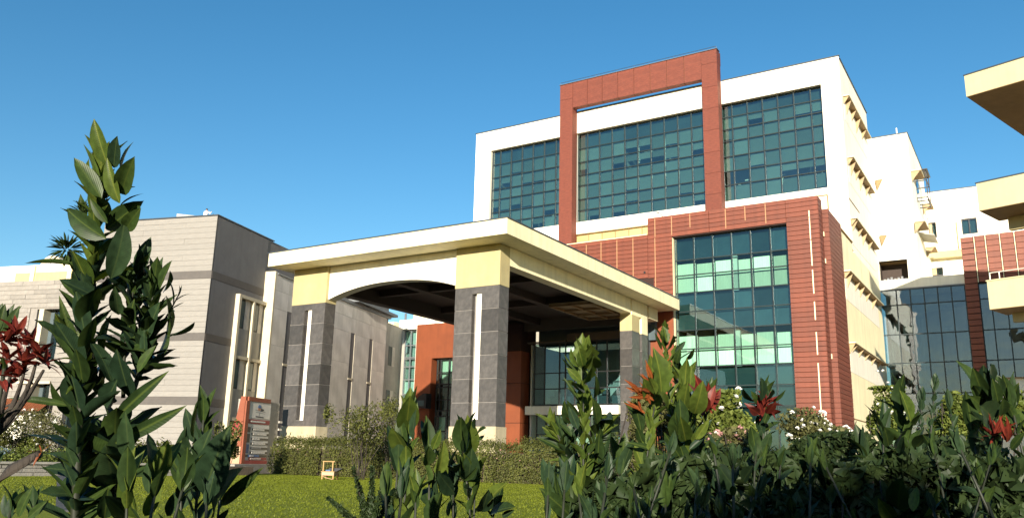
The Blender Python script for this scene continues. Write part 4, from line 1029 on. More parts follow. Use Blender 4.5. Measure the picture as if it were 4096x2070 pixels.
def gbase(u, dep):
    p = at(u, 1330, dep); return Vector((p.x, p.y, hz(p.x, p.y)-.02))
def px(n, dep): return n/2105*dep
def plant(name, label, u, dep, shoots, cat='plant', group=None):
    """shoots: (u_base, v_base or None, u_top, v_top, n, leaf_px, key, options)"""
    g = gbase(u, dep); o = thing(name, label, cat, g, None, group)
    for ub, vb, ut, vt, n, lp, key, *op in shoots:
        kw = dict(op[0]) if op else {}
        dd = kw.pop('dd', 0.0)
        a = gbase(ub, dep+dd) if vb is None else at(ub, vb, dep+dd)
        shoot(o, a, at(ut, vt, dep+dd), n, px(lp, dep), key, **kw)
    return o
def head(parent, u, v, dep, n, lp, key, spread=1.0, upb=.5, name='leaf'):
    c = at(u, v, dep)
    for k in range(n):
        d = Vector((rng.normal(), rng.normal(), rng.normal()*.8+upb)).normalized()
        put_leaf(parent, key, c+d*px(lp*.12*spread, dep), d, Vector((0, 0, 1)) if abs(d.z) < .9 else Vector((1, 0, 0)), px(lp, dep)*random.uniform(.7, 1.15), name)
# --- 1 the tall plant on the left
p1 = plant('tall_shrub', 'tallest dark leafy shrub rising against the sky at the left', 290, 3.0, [
    (300, None, 252, 440, 86, 112, ['leaf', 'leaf', 'blue', 'wide'], dict(t0=.30, low=68, high=27, keytop='lit', r0=.022, bend=.02, topn=4, taper=.85)),
    (330, 1000, 385, 730, 44, 84, ['leaf', 'blue'], dict(t0=.15, r0=.010, low=62, high=26)),
    (310, 1000, 345, 690, 24, 84, ['leaf', 'blue'], dict(t0=.3, r0=.008)),
    (290, 1010, 190, 880, 22, 100, ['leaf', 'bigdark', 'lit'], dict(t0=.3, r0=.008)),
    (380, 850, 452, 735, 4, 60, ['narrow'], dict(t0=.5, topn=0, r0=.005)),
    (290, 1280, 290, 1100, 16, 150, ['bigdark', 'wide'], dict(low=55, high=40, topn=0))])
head(p1, 168, 628, 3.0, 110, 34, 'olive', 3.4, .1, 'bract'); head(p1, 207, 535, 3.0, 60, 26, 'olive', 3.0, .3, 'bract')
MB().tube(curve(at(262, 700, 3), at(172, 640, 3), 4), .006, 5).build('stem', M['stem'], p1, True); MB().tube(curve(at(256, 600, 3), at(210, 545, 3), 4), .006, 5).build('stem', M['stem'], p1, True)
put_leaf(p1, 'narrow', at(200, 672, 2.95), at(72, 645, 2.95)-at(200, 672, 2.95), Vector((0, 0, 1)), px(130, 3))
# --- 2 red leaved plant cut by the left edge
p2 = plant('red_leaved_shrub', 'wine red leaved shrub at the left edge of the frame', -40, 1.7, [(-60, None, 15, 900, 10, 70, 'leaf', dict(t0=.5, topn=0))])
for (u, v) in ((10, 860), (40, 845), (70, 870), (20, 905), (60, 915), (95, 895), (110, 915), (5, 950), (45, 950)):
    head(p2, u, v, 1.7, 15, 52, 'red', .6, .7)
for (u, v) in ((90, 915), (60, 940), (110, 930), (30, 930)): MB().tube(curve(at(-10, 1090, 1.7), at(u, v, 1.7), 5, .08), [.008, .007, .006, .005, .004, .003], 5).build('branch', M['bark'], p2, True)
for k in range(5): put_leaf(p2, 'leaf', at(-12+k*7, 840, 1.75), at(0+k*13, 760, 1.75)-at(-12+k*7, 840, 1.75), -CF, px(80, 1.75))
bp_ = thing('cut_branch', 'thick dark bare branch reaching in from the left edge above the planter wall', 'branch', gbase(-60, 2.4))
MB().tube([gbase(-90, 2.4), at(-40, 1240, 2.4), at(30, 1178, 2.4), at(100, 1140, 2.4)], [.022, .02, .016, .012], 8).build('limb', M['bark'], bp_, True)
head(bp_, 104, 1136, 2.4, 7, 34, 'rust', .3, .7, 'bud_scale')
for (u, v, u2, v2) in ((-20, 1105, 50, 1042), (-20, 1060, 78, 1000), (-25, 1040, 46, 1010)):
    MB().tube(curve(at(u, v, 2.4), at(u2, v2, 2.4), 5, .06), [.007, .006, .005, .004, .003, .002], 5).build('twig', M['bark'], bp_, True)
# --- low plants bottom left and centre
plant('broad_leaved_plant', 'low dark broad leaved plant in the bottom left corner', 60, 2.2, [(50, None, 30, 1275, 9, 66, ['leaf', 'lit']), (80, None, 85, 1270, 9, 64, ['leaf', 'blue'])])
plant('broad_leaved_plant', 'upright dark spike of leaves left of the directory sign base', 505, 2.7, [(505, None, 512, 1055, 26, 84, ['leaf', 'blue'], dict(t0=.2, low=48)), (540, None, 560, 1190, 10, 110, ['leaf', 'narrow'], dict(low=60)), (470, None, 455, 1170, 9, 90, ['blue', 'leaf'])])
plant('broad_leaved_plant', 'fan of large sunlit green leaves at the foot of the tall shrub', 420, 2.2, [(400, None, 395, 1210, 9, 120, ['lit', 'leaf'], dict(low=50)), (450, None, 460, 1225, 9, 105, ['leaf', 'lit'], dict(low=50)), (330, None, 320, 1235, 8, 110, ['leaf', 'lit']), (500, None, 520, 1262, 8, 80, ['blue'])])
plant('broad_leaved_plant', 'big wavy green leaves in front of the orange wall', 1040, 3.1, [
    (1030, None, 1025, 1085, 16, 105, ['litwide', 'wide'], dict(t0=.3, low=40, high=12, keytop='litwide')), (1060, None, 1080, 1150, 12, 95, ['wide', 'leaf']), (1010, None, 1000, 1180, 10, 110, ['bigdark', 'leaf']), (1090, None, 1110, 1215, 12, 84, ['leaf', 'blue', 'lit'])])
plant('broad_leaved_plant', 'pair of tall paddle shaped leaves before the middle column', 1170, 3.2, [
    (1160, None, 1165, 1130, 7, 100, ['wide'], dict(t0=.5, low=30, high=10, keytop='wide')), (1190, None, 1195, 1225, 10, 84, ['leaf', 'lit']), (1150, None, 1140, 1230, 10, 90, ['leaf', 'blue']), (1230, None, 1245, 1275, 8, 66, ['leaf', 'lit'])])
# --- 6 the spire in front of the entrance
p6 = plant('leafy_spire', 'tall bright leafy spire in front of the entrance glass', 1455, 3.4, [
    (1448, None, 1466, 915, 50, 74, ['leaf', 'lit', 'lit'], dict(t0=.16, low=62, high=18, keytop='lobed', bend=.015, topn=4, taper=.75)),
    (1440, 1180, 1400, 1085, 10, 60, ['leaf', 'lit']), (1460, 1180, 1515, 1090, 10, 62, ['leaf', 'lit']), (1450, 1300, 1425, 1130, 14, 90, ['leaf', 'blue']), (1470, 1300, 1500, 1170, 14, 84, ['leaf', 'blue']), (1440, None, 1400, 1240, 10, 70, ['leaf']), (1480, None, 1520, 1250, 9, 70, ['leaf', 'blue'])])
head(p6, 1438, 1062, 3.35, 12, 26, 'rust', .6, .6)
# --- 7 cluster right of the entrance
p7 = plant('rust_tipped_shrub', 'leafy shrub with rusty orange upright bracts beside the rear pier', 1640, 3.7, [
    (1650, None, 1652, 985, 34, 90, ['lit', 'leaf'], dict(t0=.3, low=55, high=14, keytop='lit')), (1620, None, 1612, 1080, 16, 76, ['leaf', 'blue']), (1600, None, 1560, 1190, 10, 90, ['leaf', 'blue'])])
for (u, v, u2, v2) in ((1640, 1020, 1566, 930), (1650, 1010, 1575, 950), (1655, 990, 1612, 915), (1660, 985, 1632, 925), (1650, 1000, 1590, 935), (1625, 1040, 1575, 1010), (1664, 970, 1640, 900), (1640, 1010, 1580, 965)):
    a, c = at(u, v, 3.65), at(u2, v2, 3.6)
    for k in range(3): put_leaf(p7, 'rust', a.lerp(c, .35*k/2+.05), (c-a)+Vector((rng.normal(), rng.normal(), rng.normal()))*.05, -CF, px(62, 3.6)*random.uniform(.7, 1.1), 'bract')
plant('lobed_leaf_plant', 'slim upright plant with lobed leaves in front of the red block edge', 1670, 4.0, [(1690, None, 1672, 862, 38, 52, ['lobed', 'leaf', 'lit'], dict(t0=.45, low=55, high=14, keytop='lobed', taper=.7)), (1690, 1200, 1702, 920, 20, 50, ['leaf', 'blue', 'lobed'], dict(t0=.2))])
p7c = plant('red_tufted_shrub', 'dark green shrub with a deep red tuft before the green blinds', 1750, 3.8, [(1740, None, 1722, 985, 30, 86, ['lit', 'leaf', 'leaf'], dict(t0=.35, low=50, keytop='lit')), (1750, None, 1780, 1020, 24, 70, ['leaf', 'blue'], dict(t0=.3)), (1770, None, 1740, 1080, 20, 95, ['leaf', 'blue'])])
head(p7c, 1776, 1012, 3.8, 30, 38, 'red', 1.0, 1.0)
p8 = plant('red_tufted_shrub', 'dark shrub with a wine red rosette and a dark green crown under the red block', 1925, 3.9, [(1925, None, 1922, 1010, 44, 66, ['bigdark', 'leaf'], dict(t0=.35, low=60, high=25, topn=5))])
head(p8, 1925, 1022, 3.85, 36, 42, 'red', .9, 1.1)
# --- right hand mass
plant('broad_leaved_plant', 'wide dark crown of ribbed leaves at the right edge', 2500, 3.0, [(2490, None, 2480, 1000, 66, 100, ['leaf', 'bigdark', 'wide'], dict(t0=.3, low=55, high=18)), (2530, None, 2545, 1020, 32, 86, ['leaf', 'wide']), (2440, None, 2445, 1085, 16, 100, ['blue', 'leaf']), (2575, None, 2590, 1090, 16, 90, ['leaf', 'lit'])])
p10 = plant('red_tufted_shrub', 'low dark shrub with a spiky brownish red tuft at the right edge', 2500, 2.8, [(2500, None, 2500, 1150, 18, 90, ['leaf', 'blue'], dict(t0=.3))])
head(p10, 2500, 1098, 2.78, 26, 58, 'redn', .5, 1.2)
plant('broad_leaved_plant', 'upright leaf fan against the pale yellow wall', 2262, 3.5, [(2260, None, 2268, 1030, 30, 92, ['leaf', 'lit', 'wide'], dict(t0=.3, low=45, keytop='wide')), (2230, None, 2222, 1090, 18, 80, ['leaf', 'blue'])])
plant('dark_leaved_shrub', 'dark small leaved shrub in front of the glass curtain wall', 2345, 4.8, [(2330, None, 2318, 1010, 36, 42, ['blue', 'bigdark'], dict(t0=.3)), (2350, None, 2352, 975, 44, 42, ['blue', 'bigdark'], dict(t0=.3)), (2365, None, 2388, 1020, 36, 42, ['blue'], dict(t0=.3))])
LOWL = ['dark clump of pointed leaves at the bottom under the rusty shrub', 'dark pointed leaf clump below the lobed plant', 'low clump of dim leaves below the red tuft by the green blinds', 'low dim leaf clump under the pink flowered bush',
        'dark leaf clump under the wine red rosette', 'broad dim clump at the bottom below the white rose bush', 'low dark clump right of the white rose bush', 'dim clump below the upright leaf fan', 'lit green clump at the bottom right of centre',
        'dark clump under the small leaved dark shrub', 'dark clump left of the brownish red tuft', 'low clump in the bottom right corner']
for k, u in enumerate((1560, 1640, 1725, 1810, 1890, 1975, 2060, 2150, 2235, 2330, 2420, 2540)):
    dep = 2.4+.9*((k*37) % 10)/10; vt = (1225, 1180, 1165, 1185, 1180, 1205, 1200, 1165, 1200, 1165, 1170, 1215)[k]
    sh = []
    for j in range(7):
        uu = u+(-62, -40, -18, 4, 24, 44, 64)[j]; sh.append((uu, None, uu+random.uniform(-34, 34), vt+(random.uniform(-45, 0) if j in (2, 5) and k % 2 == 0 or j == 3 and k % 2 else random.uniform(35, 135)), *random.choice(((19, random.uniform(60, 82)), (30, random.uniform(36, 50)), (24, random.uniform(48, 64)))), random.choice((['leaf', 'blue'], ['blue', 'bigdark'], ['leaf', 'wide', 'blue'], ['leaf', 'olive'])), dict(t0=.03, low=88, high=34, bend=.12)))
    plant('broad_leaved_plant', LOWL[k], u, dep, sh, 'plant', 'low leafy clumps along the bottom of the frame')
for k, (u, vt, lab) in enumerate(((1420, 1225, 'low shadowed leaf clump at the foot of the tall bright spire'), (1010, 1240, 'low clump of dark blades below the wavy leaves'))):
    plant('broad_leaved_plant', lab, u, 2.5, [(u-30, None, u-40, vt, 12, 80, ['leaf', 'blue']), (u+30, None, u+36, vt+15, 12, 80, ['leaf', 'lit']), (u, None, u, vt+5, 10, 90, ['blue'])], 'plant', 'low leafy clumps along the bottom of the frame')

# leaves drawn from the photograph one by one: stalk end -> tip, in the pixels of an enlarged crop
def traced(parent, crop, dep, rows):
    ox, oy, sc_ = crop
    for r_ in rows:
        x1, y1, x2, y2 = r_[:4]; key = r_[4] if len(r_) > 4 else random.choice(('leaf', 'leaf', 'blue'))
        f = lambda x, y, d: at((ox+x/sc_)*.62891, (oy+y/sc_)*.62891, d)
        dd = random.uniform(-.16, .10)
        a = f(x1, y1, dep+dd+.04); c = f(x2, y2, dep+dd+random.uniform(-.10, .06))
        up = (-CF+Vector((rng.normal(), rng.normal(), rng.normal()+.5))*.42)
        put_leaf(parent, key, a, c-a, up, (c-a).length*1.06)
ZA = (0, 400, 1.627); ZB = (0, 1100, 1.342); ZC_ = (1700, 1400, 1.944); ZD = (2500, 1400, 1.944); ZE = (3200, 1400, 1.943)
w_, l_, b_, n_ = 'wide', 'lit', 'bigdark', 'narrow'
traced(p1, ZA, 3.0, [(700,420,605,135,l_),(740,440,770,240),(790,480,820,270),(660,640,490,395),(780,670,680,390,l_),(790,610,865,385),(630,610,560,400,l_),(720,740,640,640),(690,840,930,660),(780,690,910,590,n_),(690,900,400,715),(700,800,590,650),(820,840,880,735),(720,1160,830,820,b_),(640,1290,395,1175),(620,1200,470,1000,b_),(760,1250,900,1045),(980,1210,930,975),(1040,1230,1110,1050),(1060,1250,1110,1120),(680,1300,710,1170),(660,1000,560,880),(700,1020,640,860),(640,1120,600,960,b_),(560,780,530,620),(740,980,850,900),(700,560,650,430),(700,640,760,500)])
traced(p1, ZB, 2.95, [(440,500,320,145,n_),(560,430,580,215,l_),(440,490,420,280,l_),(460,510,490,345,l_),(410,510,270,440),(390,440,310,290,b_),(600,580,520,340,b_),(700,650,640,400,b_),(840,430,970,145),(890,325,1040,262),(800,480,700,300,b_),(770,360,870,150),(640,210,620,60),(540,150,330,30),(430,730,380,530,b_),(620,770,850,545,n_),(620,900,975,715,n_),(640,940,770,800,b_),(600,1140,415,780,b_),(700,1000,680,740),(380,700,60,645,n_),(440,790,270,585),(740,520,830,380),(520,640,470,480,b_),(560,700,640,560,b_),(780,450,780,300),(700,330,690,160),(640,1000,700,860,b_)])
pl_ = {}
for o_ in COL.objects:
    if 'label' in o_ and not o_.parent: pl_[o_['label']] = o_
traced(pl_['fan of large sunlit green leaves at the foot of the tall shrub'], ZB, 2.3, [(700,1140,690,950,l_),(800,1170,810,990),(850,1150,900,950,l_),(740,1302,650,1050,l_),(560,1302,580,1150),(980,1210,970,1110),(680,1290,560,1180),(780,1290,860,1120,l_),(900,1290,960,1150)])
traced(pl_['upright dark spike of leaves left of the directory sign base'], ZB, 2.7, [(1050,1180,910,970),(1100,1180,1180,880,b_),(1040,870,1070,655),(1050,900,1000,720),(1080,890,1140,780),(1060,1010,960,895),(1160,1210,1260,1060),(1190,1230,1360,1065,n_),(1150,1290,1210,1040),(1060,1100,1080,860,b_),(1040,1020,1030,860,b_)])
traced(pl_['low dark broad leaved plant in the bottom left corner'], ZB, 2.2, [(40,1302,20,1180,b_),(100,1295,170,1140),(150,1302,260,1210),(60,1302,55,1200,b_)])
traced(pl_['big wavy green leaves in front of the orange wall'], (850, 1400, 1.943), 3.1, [(1500,640,1530,340,'litwide'),(1500,740,1440,520,'wide'),(1530,820,1410,590,'litwide'),(1560,700,1570,470,'bigdark')])
traced(pl_['big wavy green leaves in front of the orange wall'], ZC_, 3.1, [(60,770,120,620,'litwide'),(90,770,30,730),(20,890,20,740,'wide'),(180,990,120,820,'wide'),(240,950,210,830),(230,1110,120,950,b_),(130,1210,40,980,b_),(180,1290,190,1150),(60,1302,20,1180,b_),(100,960,160,740,l_)])
traced(pl_['pair of tall paddle shaped leaves before the middle column'], ZC_, 3.2, [(300,740,250,530,'litwide'),(330,820,360,580,'litwide'),(390,610,390,530),(400,660,470,600),(410,705,460,655),(330,930,300,800,l_),(300,1010,410,930),(380,1170,340,1040),(480,1200,590,1030,l_),(440,1250,490,1080),(500,1270,690,1210),(600,1290,700,1240),(380,1290,420,1200,l_),(330,1010,370,830,b_)])
traced(p6, ZC_, 3.35, [(1190,180,1075,50,n_),(1230,120,1200,20,l_),(1260,140,1320,40,'lobed'),(1240,260,1290,110,'lobed'),(1240,310,1150,250),(1210,240,1110,140,l_),(1190,370,1090,220,n_),(1220,515,1280,320,'litwide'),(1190,510,1110,390),(1310,370,1355,230,n_),(1330,340,1385,310),(1150,570,1080,440),(1190,610,1120,440),(1100,610,1030,520),(1340,570,1310,380),(1330,580,1450,510,'lobed'),(1380,550,1420,490),(1300,630,1340,570),(1100,730,930,600,l_),(1140,670,1060,560),(1260,790,1330,720),(1300,910,1450,780),(1160,990,1060,820,'wide'),(1190,840,1110,740),(1240,890,1330,870),(1170,1160,1030,960,'wide'),(1220,1080,1160,900,'wide'),(1300,1090,1380,1000),(1190,1190,1040,1100),(1300,1190,1420,1110),(1140,1290,960,1120),(1240,1270,1200,1120),(1330,1270,1420,1180)])
traced(p6, (1700, 800, 1.86), 3.4, [(1190,1140,1215,1010,'lobed'),(1200,1240,1230,1060,'lobed'),(1180,1230,1140,1100,'lobed'),(1150,1240,1070,1120,l_),(1220,1250,1265,1160,'litwide'),(1140,1280,1030,1160,n_)])
traced(p7, ZD, 3.6, [(280,350,270,10,'lobed'),(200,400,130,215,'litwide'),(240,340,190,200,l_),(340,430,405,240,l_),(300,810,60,700,n_),(430,830,310,640),(200,1040,240,910,l_),(260,1110,270,1040,l_),(100,1260,30,1180,l_),(330,480,300,330,l_)])
traced(p7c, ZD, 3.7, [(460,460,480,260,'litwide'),(500,330,520,140,l_),(540,490,600,310,'litwide'),(520,530,540,380,l_),(430,690,360,540,'wide'),(440,610,420,380,'wide'),(550,690,650,540,l_),(500,770,610,680),(440,910,620,790),(400,1010,300,880,b_),(430,1070,540,950,b_),(410,910,340,800),(330,1230,290,1100,l_),(450,1240,510,1150,l_),(620,1250,600,1080,b_),(470,700,430,520,l_)])
traced(pl_['slim upright plant with lobed leaves in front of the red block edge'], ZD, 4.0, [(420,270,400,60),(400,100,420,0),(480,70,535,15,n_)])
traced(pl_['slim upright plant with lobed leaves in front of the red block edge'], (1700, 800, 1.86), 4.0, [(1790,980,1785,890,'lobed'),(1800,1060,1770,940,'lobed'),(1790,1130,1830,1000,'lobed'),(1760,1110,1705,985,n_),(1860,1130,1935,1050),(1870,1200,2000,1130,n_)])
traced(p7c, ZD, 3.75, [(600,450,520,250,'red'),(610,430,580,240,'red'),(620,450,650,260,'red'),(640,460,690,280,'red'),(660,460,745,310,'red'),(640,470,560,320,'red'),(600,470,640,330,'red')])
traced(p8, ZD, 3.8, [(1060,390,1070,225,b_),(1020,400,920,310),(1100,390,1140,300,b_),(1130,400,1245,315),(1030,410,1010,340),(1080,490,1070,370,'red'),(1100,490,1170,395,'red'),(1050,500,940,410,'red'),(1120,510,1220,450,'red'),(1040,490,960,440,'red'),(1070,500,1030,390,'red'),(880,840,890,730,b_),(950,880,980,790),(840,840,810,740)])
d_ = lambda k: pl_[LOWL[k]]
traced(d_(3), ZD, 3.0, [(870,1090,760,910,b_),(920,1010,1010,890),(860,1302,860,1210,l_)]); traced(d_(4), ZD, 2.8, [(1010,1300,905,1185),(1400,960,1330,850),(1090,1290,1060,1150,b_)])
traced(d_(6), ZE, 2.8, [(180,1030,160,840,b_),(190,1060,235,890),(110,1070,60,890,b_),(170,1190,265,1020),(220,1270,270,1110),(40,1240,40,1100,l_),(100,1302,155,1180,l_)])
fanp = pl_['upright leaf fan against the pale yellow wall']
traced(fanp, ZE, 3.3, [(860,550,790,320,'litwide'),(900,580,950,480),(720,770,600,600),(740,710,770,620,b_),(780,810,820,670,b_),(690,740,650,600),(820,880,810,760,b_),(700,1010,590,870),(760,1020,840,830,b_),(900,770,1000,640),(920,810,930,690,b_)])
traced(d_(8), ZE, 2.5, [(690,1210,620,1010,b_),(720,1300,610,1150,l_),(760,1230,800,980),(880,1250,900,1060,l_),(960,1290,1070,1090,l_),(600,1250,490,1130)])
traced(d_(9), ZE, 2.8, [(1080,1060,1000,960),(1250,1160,1190,880,b_),(1230,1190,1250,1050,b_),(1200,1020,1100,730,b_),(1250,970,1200,920)])
crown = pl_['wide dark crown of ribbed leaves at the right edge']
traced(crown, ZE, 2.95, [(1440,390,1350,150),(1480,340,1450,110),(1500,360,1495,140,b_),(1540,410,1500,230),(1560,340,1530,200),(1590,430,1650,200),(1620,490,1700,260),(1440,460,1330,360),(1500,530,1370,420,b_),(1560,510,1580,380),(1480,710,1350,620),(1640,770,1740,640),(1560,830,1420,740),(1600,910,1740,860),(1540,990,1400,870,b_),(1500,1110,1560,960),(1640,1110,1500,1000),(1480,1290,1430,1130)])
traced(p10, ZE, 2.8, [(1600,700,1500,540,'redn'),(1600,700,1560,530,'redn'),(1610,700,1610,540,'redn'),(1620,700,1670,570,'redn'),(1600,710,1540,600,'redn'),(1610,710,1640,560,'redn')])

# --- feathery and small leaved bushes
def bush(name, label, u, v, dep, rx, ry, n, lsz, mt, flowers=0, fmat='petal', fsz=.03, group=None, ground=True, stems=7, depth=None, hollow=.45, cat='bush', base=None):
    c = at(u, v, dep); a = px(rx, dep); h = px(ry, dep); dd = depth or a
    bz = base if base is not None else hz(c.x, c.y)
    o = thing(name, label, cat, (c.x, c.y, bz), None, group)
    g = Vector((c.x, c.y, bz)); e1 = Vector((CR.x, CR.y, 0)).normalized(); e2 = Vector((CF.x, CF.y, 0)).normalized()
    b = MB()
    for k in range(stems):
        q = c+e1*a*random.uniform(-.8, .8)+e2*dd*random.uniform(-.6, .6)+Vector((0, 0, h*random.uniform(-.2, .8)))
        ps = curve(g+e1*a*random.uniform(-.15, .15), q, 6, .1); b.tube(ps, [max(.012*(1-.12*i), .003)*max(1, a*1.2) for i in range(7)], 5)
        for _ in range(3):
            p_, ax = along(ps, random.uniform(.4, .9)); b.tube(curve(p_, p_+Vector((random.uniform(-1, 1)*a*.4, random.uniform(-1, 1)*a*.4, random.uniform(.1, 1)*h*.5)), 3, .1), [.005*max(1, a), .004*max(1, a), .003*max(1, a), .002*max(1, a)], 4)
    b.build('branches', M['bark'], o, True)['kind'] = 'stuff'
    # lumps: several overlapping clumps, uneven outline
    m_ = max(6, int(10)); cc = rng.normal(0, .42, (m_, 3)); cr = rng.uniform(.35, .62, m_)
    idx = rng.integers(0, m_, n); d = rng.normal(0, 1, (n, 3)); d /= np.linalg.norm(d, axis=1)[:, None]
    r_ = rng.uniform(hollow, 1.08, n)**.6*cr[idx]
    P_ = cc[idx]+d*r_[:, None]
    P_ = np.clip(P_, -1.15, 1.15)
    W_ = np.array(c)+P_[:, :1]*a*np.array(e1)+P_[:, 1:2]*dd*np.array(e2)+P_[:, 2:3]*h*np.array([0, 0, 1])
    W_[:, 2] = np.maximum(W_[:, 2], bz+.02)
    leafcloud('foliage', M[mt], o, W_, d, lsz)
    for k in range(flowers):
        i = rng.integers(0, n); dv_ = Vector(d[i]); 
        if dv_.dot(CF) > .15: dv_ = dv_-2*dv_.dot(CF)*CF
        p_ = Vector(cc[idx[i]]); p_ = p_+dv_*cr[idx[i]]*1.02
        q = c+e1*p_.x*a+e2*p_.y*dd+Vector((0, 0, p_.z*h))
        if q.z < bz+.1: continue
        flower(o, q, fsz*random.uniform(.7, 1.3), fmat)
    return o
FM = {}
def flower(parent, p, s, fmat='petal'):
    if fmat not in FM:
        bm = bmesh.new(); rr = random.Random(3)
        for k in range(9):
            a = k*GA; el = .2+k*.14; c = Vector((math.cos(a)*math.cos(el), math.sin(a)*math.cos(el), math.sin(el)))
            t = Vector((-math.sin(a), math.cos(a), 0)); u_ = c.cross(t)
            vs = [bm.verts.new(c*.25), bm.verts.new(c*.8+t*.45), bm.verts.new(c*1.0-u_*.1), bm.verts.new(c*.8-t*.45)]; bm.faces.new(vs)
        me = bpy.data.meshes.new('flower'); bm.to_mesh(me); bm.free(); me.materials.append(M[fmat]); FM[fmat] = me
    o = bpy.data.objects.new('flower', FM[fmat]); COL.objects.link(o); o.parent = parent; o.location = p-offs(parent); o.scale = (s, s, s)
    o.rotation_euler = (random.uniform(-1, .2), random.uniform(-.8, .8), random.uniform(0, 6))
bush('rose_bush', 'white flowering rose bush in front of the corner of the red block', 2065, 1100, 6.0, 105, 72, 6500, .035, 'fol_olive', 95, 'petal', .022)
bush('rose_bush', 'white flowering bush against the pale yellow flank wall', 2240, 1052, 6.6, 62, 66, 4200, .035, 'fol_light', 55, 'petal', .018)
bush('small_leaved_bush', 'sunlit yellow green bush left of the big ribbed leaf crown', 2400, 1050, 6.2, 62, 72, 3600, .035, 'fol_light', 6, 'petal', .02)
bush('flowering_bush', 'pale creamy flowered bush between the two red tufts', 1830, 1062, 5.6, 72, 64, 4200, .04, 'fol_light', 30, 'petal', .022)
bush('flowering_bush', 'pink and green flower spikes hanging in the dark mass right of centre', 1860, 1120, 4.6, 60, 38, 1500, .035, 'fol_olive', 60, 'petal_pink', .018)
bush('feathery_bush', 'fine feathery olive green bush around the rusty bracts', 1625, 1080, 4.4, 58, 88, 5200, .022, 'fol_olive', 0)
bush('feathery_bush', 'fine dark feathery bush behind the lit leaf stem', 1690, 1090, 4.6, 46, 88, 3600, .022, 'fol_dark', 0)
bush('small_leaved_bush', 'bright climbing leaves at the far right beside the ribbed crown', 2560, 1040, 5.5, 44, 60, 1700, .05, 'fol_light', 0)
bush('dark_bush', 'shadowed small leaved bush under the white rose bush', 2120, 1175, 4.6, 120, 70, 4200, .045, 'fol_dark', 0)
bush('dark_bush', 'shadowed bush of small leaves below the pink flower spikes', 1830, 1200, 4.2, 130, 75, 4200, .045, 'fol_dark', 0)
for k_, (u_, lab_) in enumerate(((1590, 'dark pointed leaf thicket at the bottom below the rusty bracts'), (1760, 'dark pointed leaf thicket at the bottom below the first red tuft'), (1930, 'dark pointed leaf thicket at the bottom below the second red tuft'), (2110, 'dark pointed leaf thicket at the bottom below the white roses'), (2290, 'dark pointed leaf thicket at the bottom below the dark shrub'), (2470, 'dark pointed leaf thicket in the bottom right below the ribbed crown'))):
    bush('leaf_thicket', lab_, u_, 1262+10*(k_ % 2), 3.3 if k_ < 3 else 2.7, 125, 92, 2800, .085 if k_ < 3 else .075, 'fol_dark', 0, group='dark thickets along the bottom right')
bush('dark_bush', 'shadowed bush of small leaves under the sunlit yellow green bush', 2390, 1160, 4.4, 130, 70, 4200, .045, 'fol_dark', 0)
# conifer-like dark frond plant at the bottom centre
cf = thing('dark_conifer', 'dark feathery conifer sprays at the bottom left of centre', 'conifer', gbase(930, 3.0))
for (u, v, n_) in ((935, 1180, 30), (905, 1225, 24), (965, 1210, 24), (830, 1255, 26), (862, 1285, 20), (1000, 1235, 20), (930, 1250, 20), (890, 1180, 14)):
    a = at(930, 1345, 3.0); c = at(u, v, 3.0+random.uniform(-.1, .1)); ps = curve(a, c, 8, .04)
    MB().tube(ps, [.006-.0005*i for i in range(9)], 5).build('stem', M['bark'], cf, True)
    pts = []; nr = []
    for k in range(n_*16):
        t = random.uniform(.25, 1); p_, ax = along(ps, t); e = Vector((rng.normal(), rng.normal(), rng.normal())).normalized()
        pts.append(p_+e*px(13, 3)*(1.25-t)*random.random()**.6+ax*.01); nr.append(e)
    leafcloud('spray', M['fol_dark'], cf, pts, nr, .020, .35)
# --- far bushes and hedge
def hedge(name, label, path, hh, wd, n, lsz, mt, z0=1.0, top=.08):
    o = thing(name, label, 'hedge', (path[0][0], path[0][1], z0))
    P_ = [Vector((x, y)) for x, y in path]; seg = [(b_-a_).length for a_, b_ in zip(P_, P_[1:])]; T_ = sum(seg)
    s = rng.uniform(0, T_, n); out = np.zeros((n, 3)); nn_ = np.zeros((n, 3)); acc = 0
    cs = np.concatenate([[0], np.cumsum(seg)])
    side = rng.uniform(0, 1, n)
    for i in range(n):
        k = min(np.searchsorted(cs, s[i], side='right')-1, len(seg)-1); t = (s[i]-cs[k])/seg[k]; q = P_[k].lerp(P_[k+1], t)
        dn_ = (P_[k+1]-P_[k]).normalized(); nr_ = Vector((dn_.y, -dn_.x))
        lump = .10*math.sin(s[i]*2.3)+.07*math.sin(s[i]*5.1+1)+.05*math.sin(s[i]*11)
        H_ = hh+lump*hh*.5
        if side[i] < .62:    # front face
            z = rng.uniform(.02, 1)*H_; off = wd*.5*(1-.25*(z/H_)**3)+lump*.3+rng.normal(0, .05); nv = (nr_.x, nr_.y, .2)
        elif side[i] < .95:
            z = H_+rng.normal(0, .06)+abs(rng.normal(0, top)); off = rng.uniform(-.5, .5)*wd; nv = (nr_.x*.3, nr_.y*.3, 1)
        else: z = rng.uniform(0, H_); off = rng.uniform(-.5, .5)*wd; nv = (nr_.x, nr_.y, .3)
        out[i] = (q.x+nr_.x*off, q.y+nr_.y*off, z0+z); nn_[i] = nv
    leafcloud('foliage', M[mt], o, out, nn_, lsz, .6, .6)
    b = MB()
    for k in range(len(P_)-1):
        dn_ = (P_[k+1]-P_[k]).normalized(); nr_ = Vector((dn_.y, -dn_.x))*wd*.36
        q = [P_[k]-nr_, P_[k+1]-nr_, P_[k+1]+nr_, P_[k]+nr_]
        b.add([(v.x, v.y, zz) for zz in (z0, z0+hh*.82) for v in q], [(3,2,1,0),(4,5,6,7),(0,1,5,4),(1,2,6,5),(2,3,7,6),(3,0,4,7)])
    b.build('twig_core', M['soil'], o)
    return o
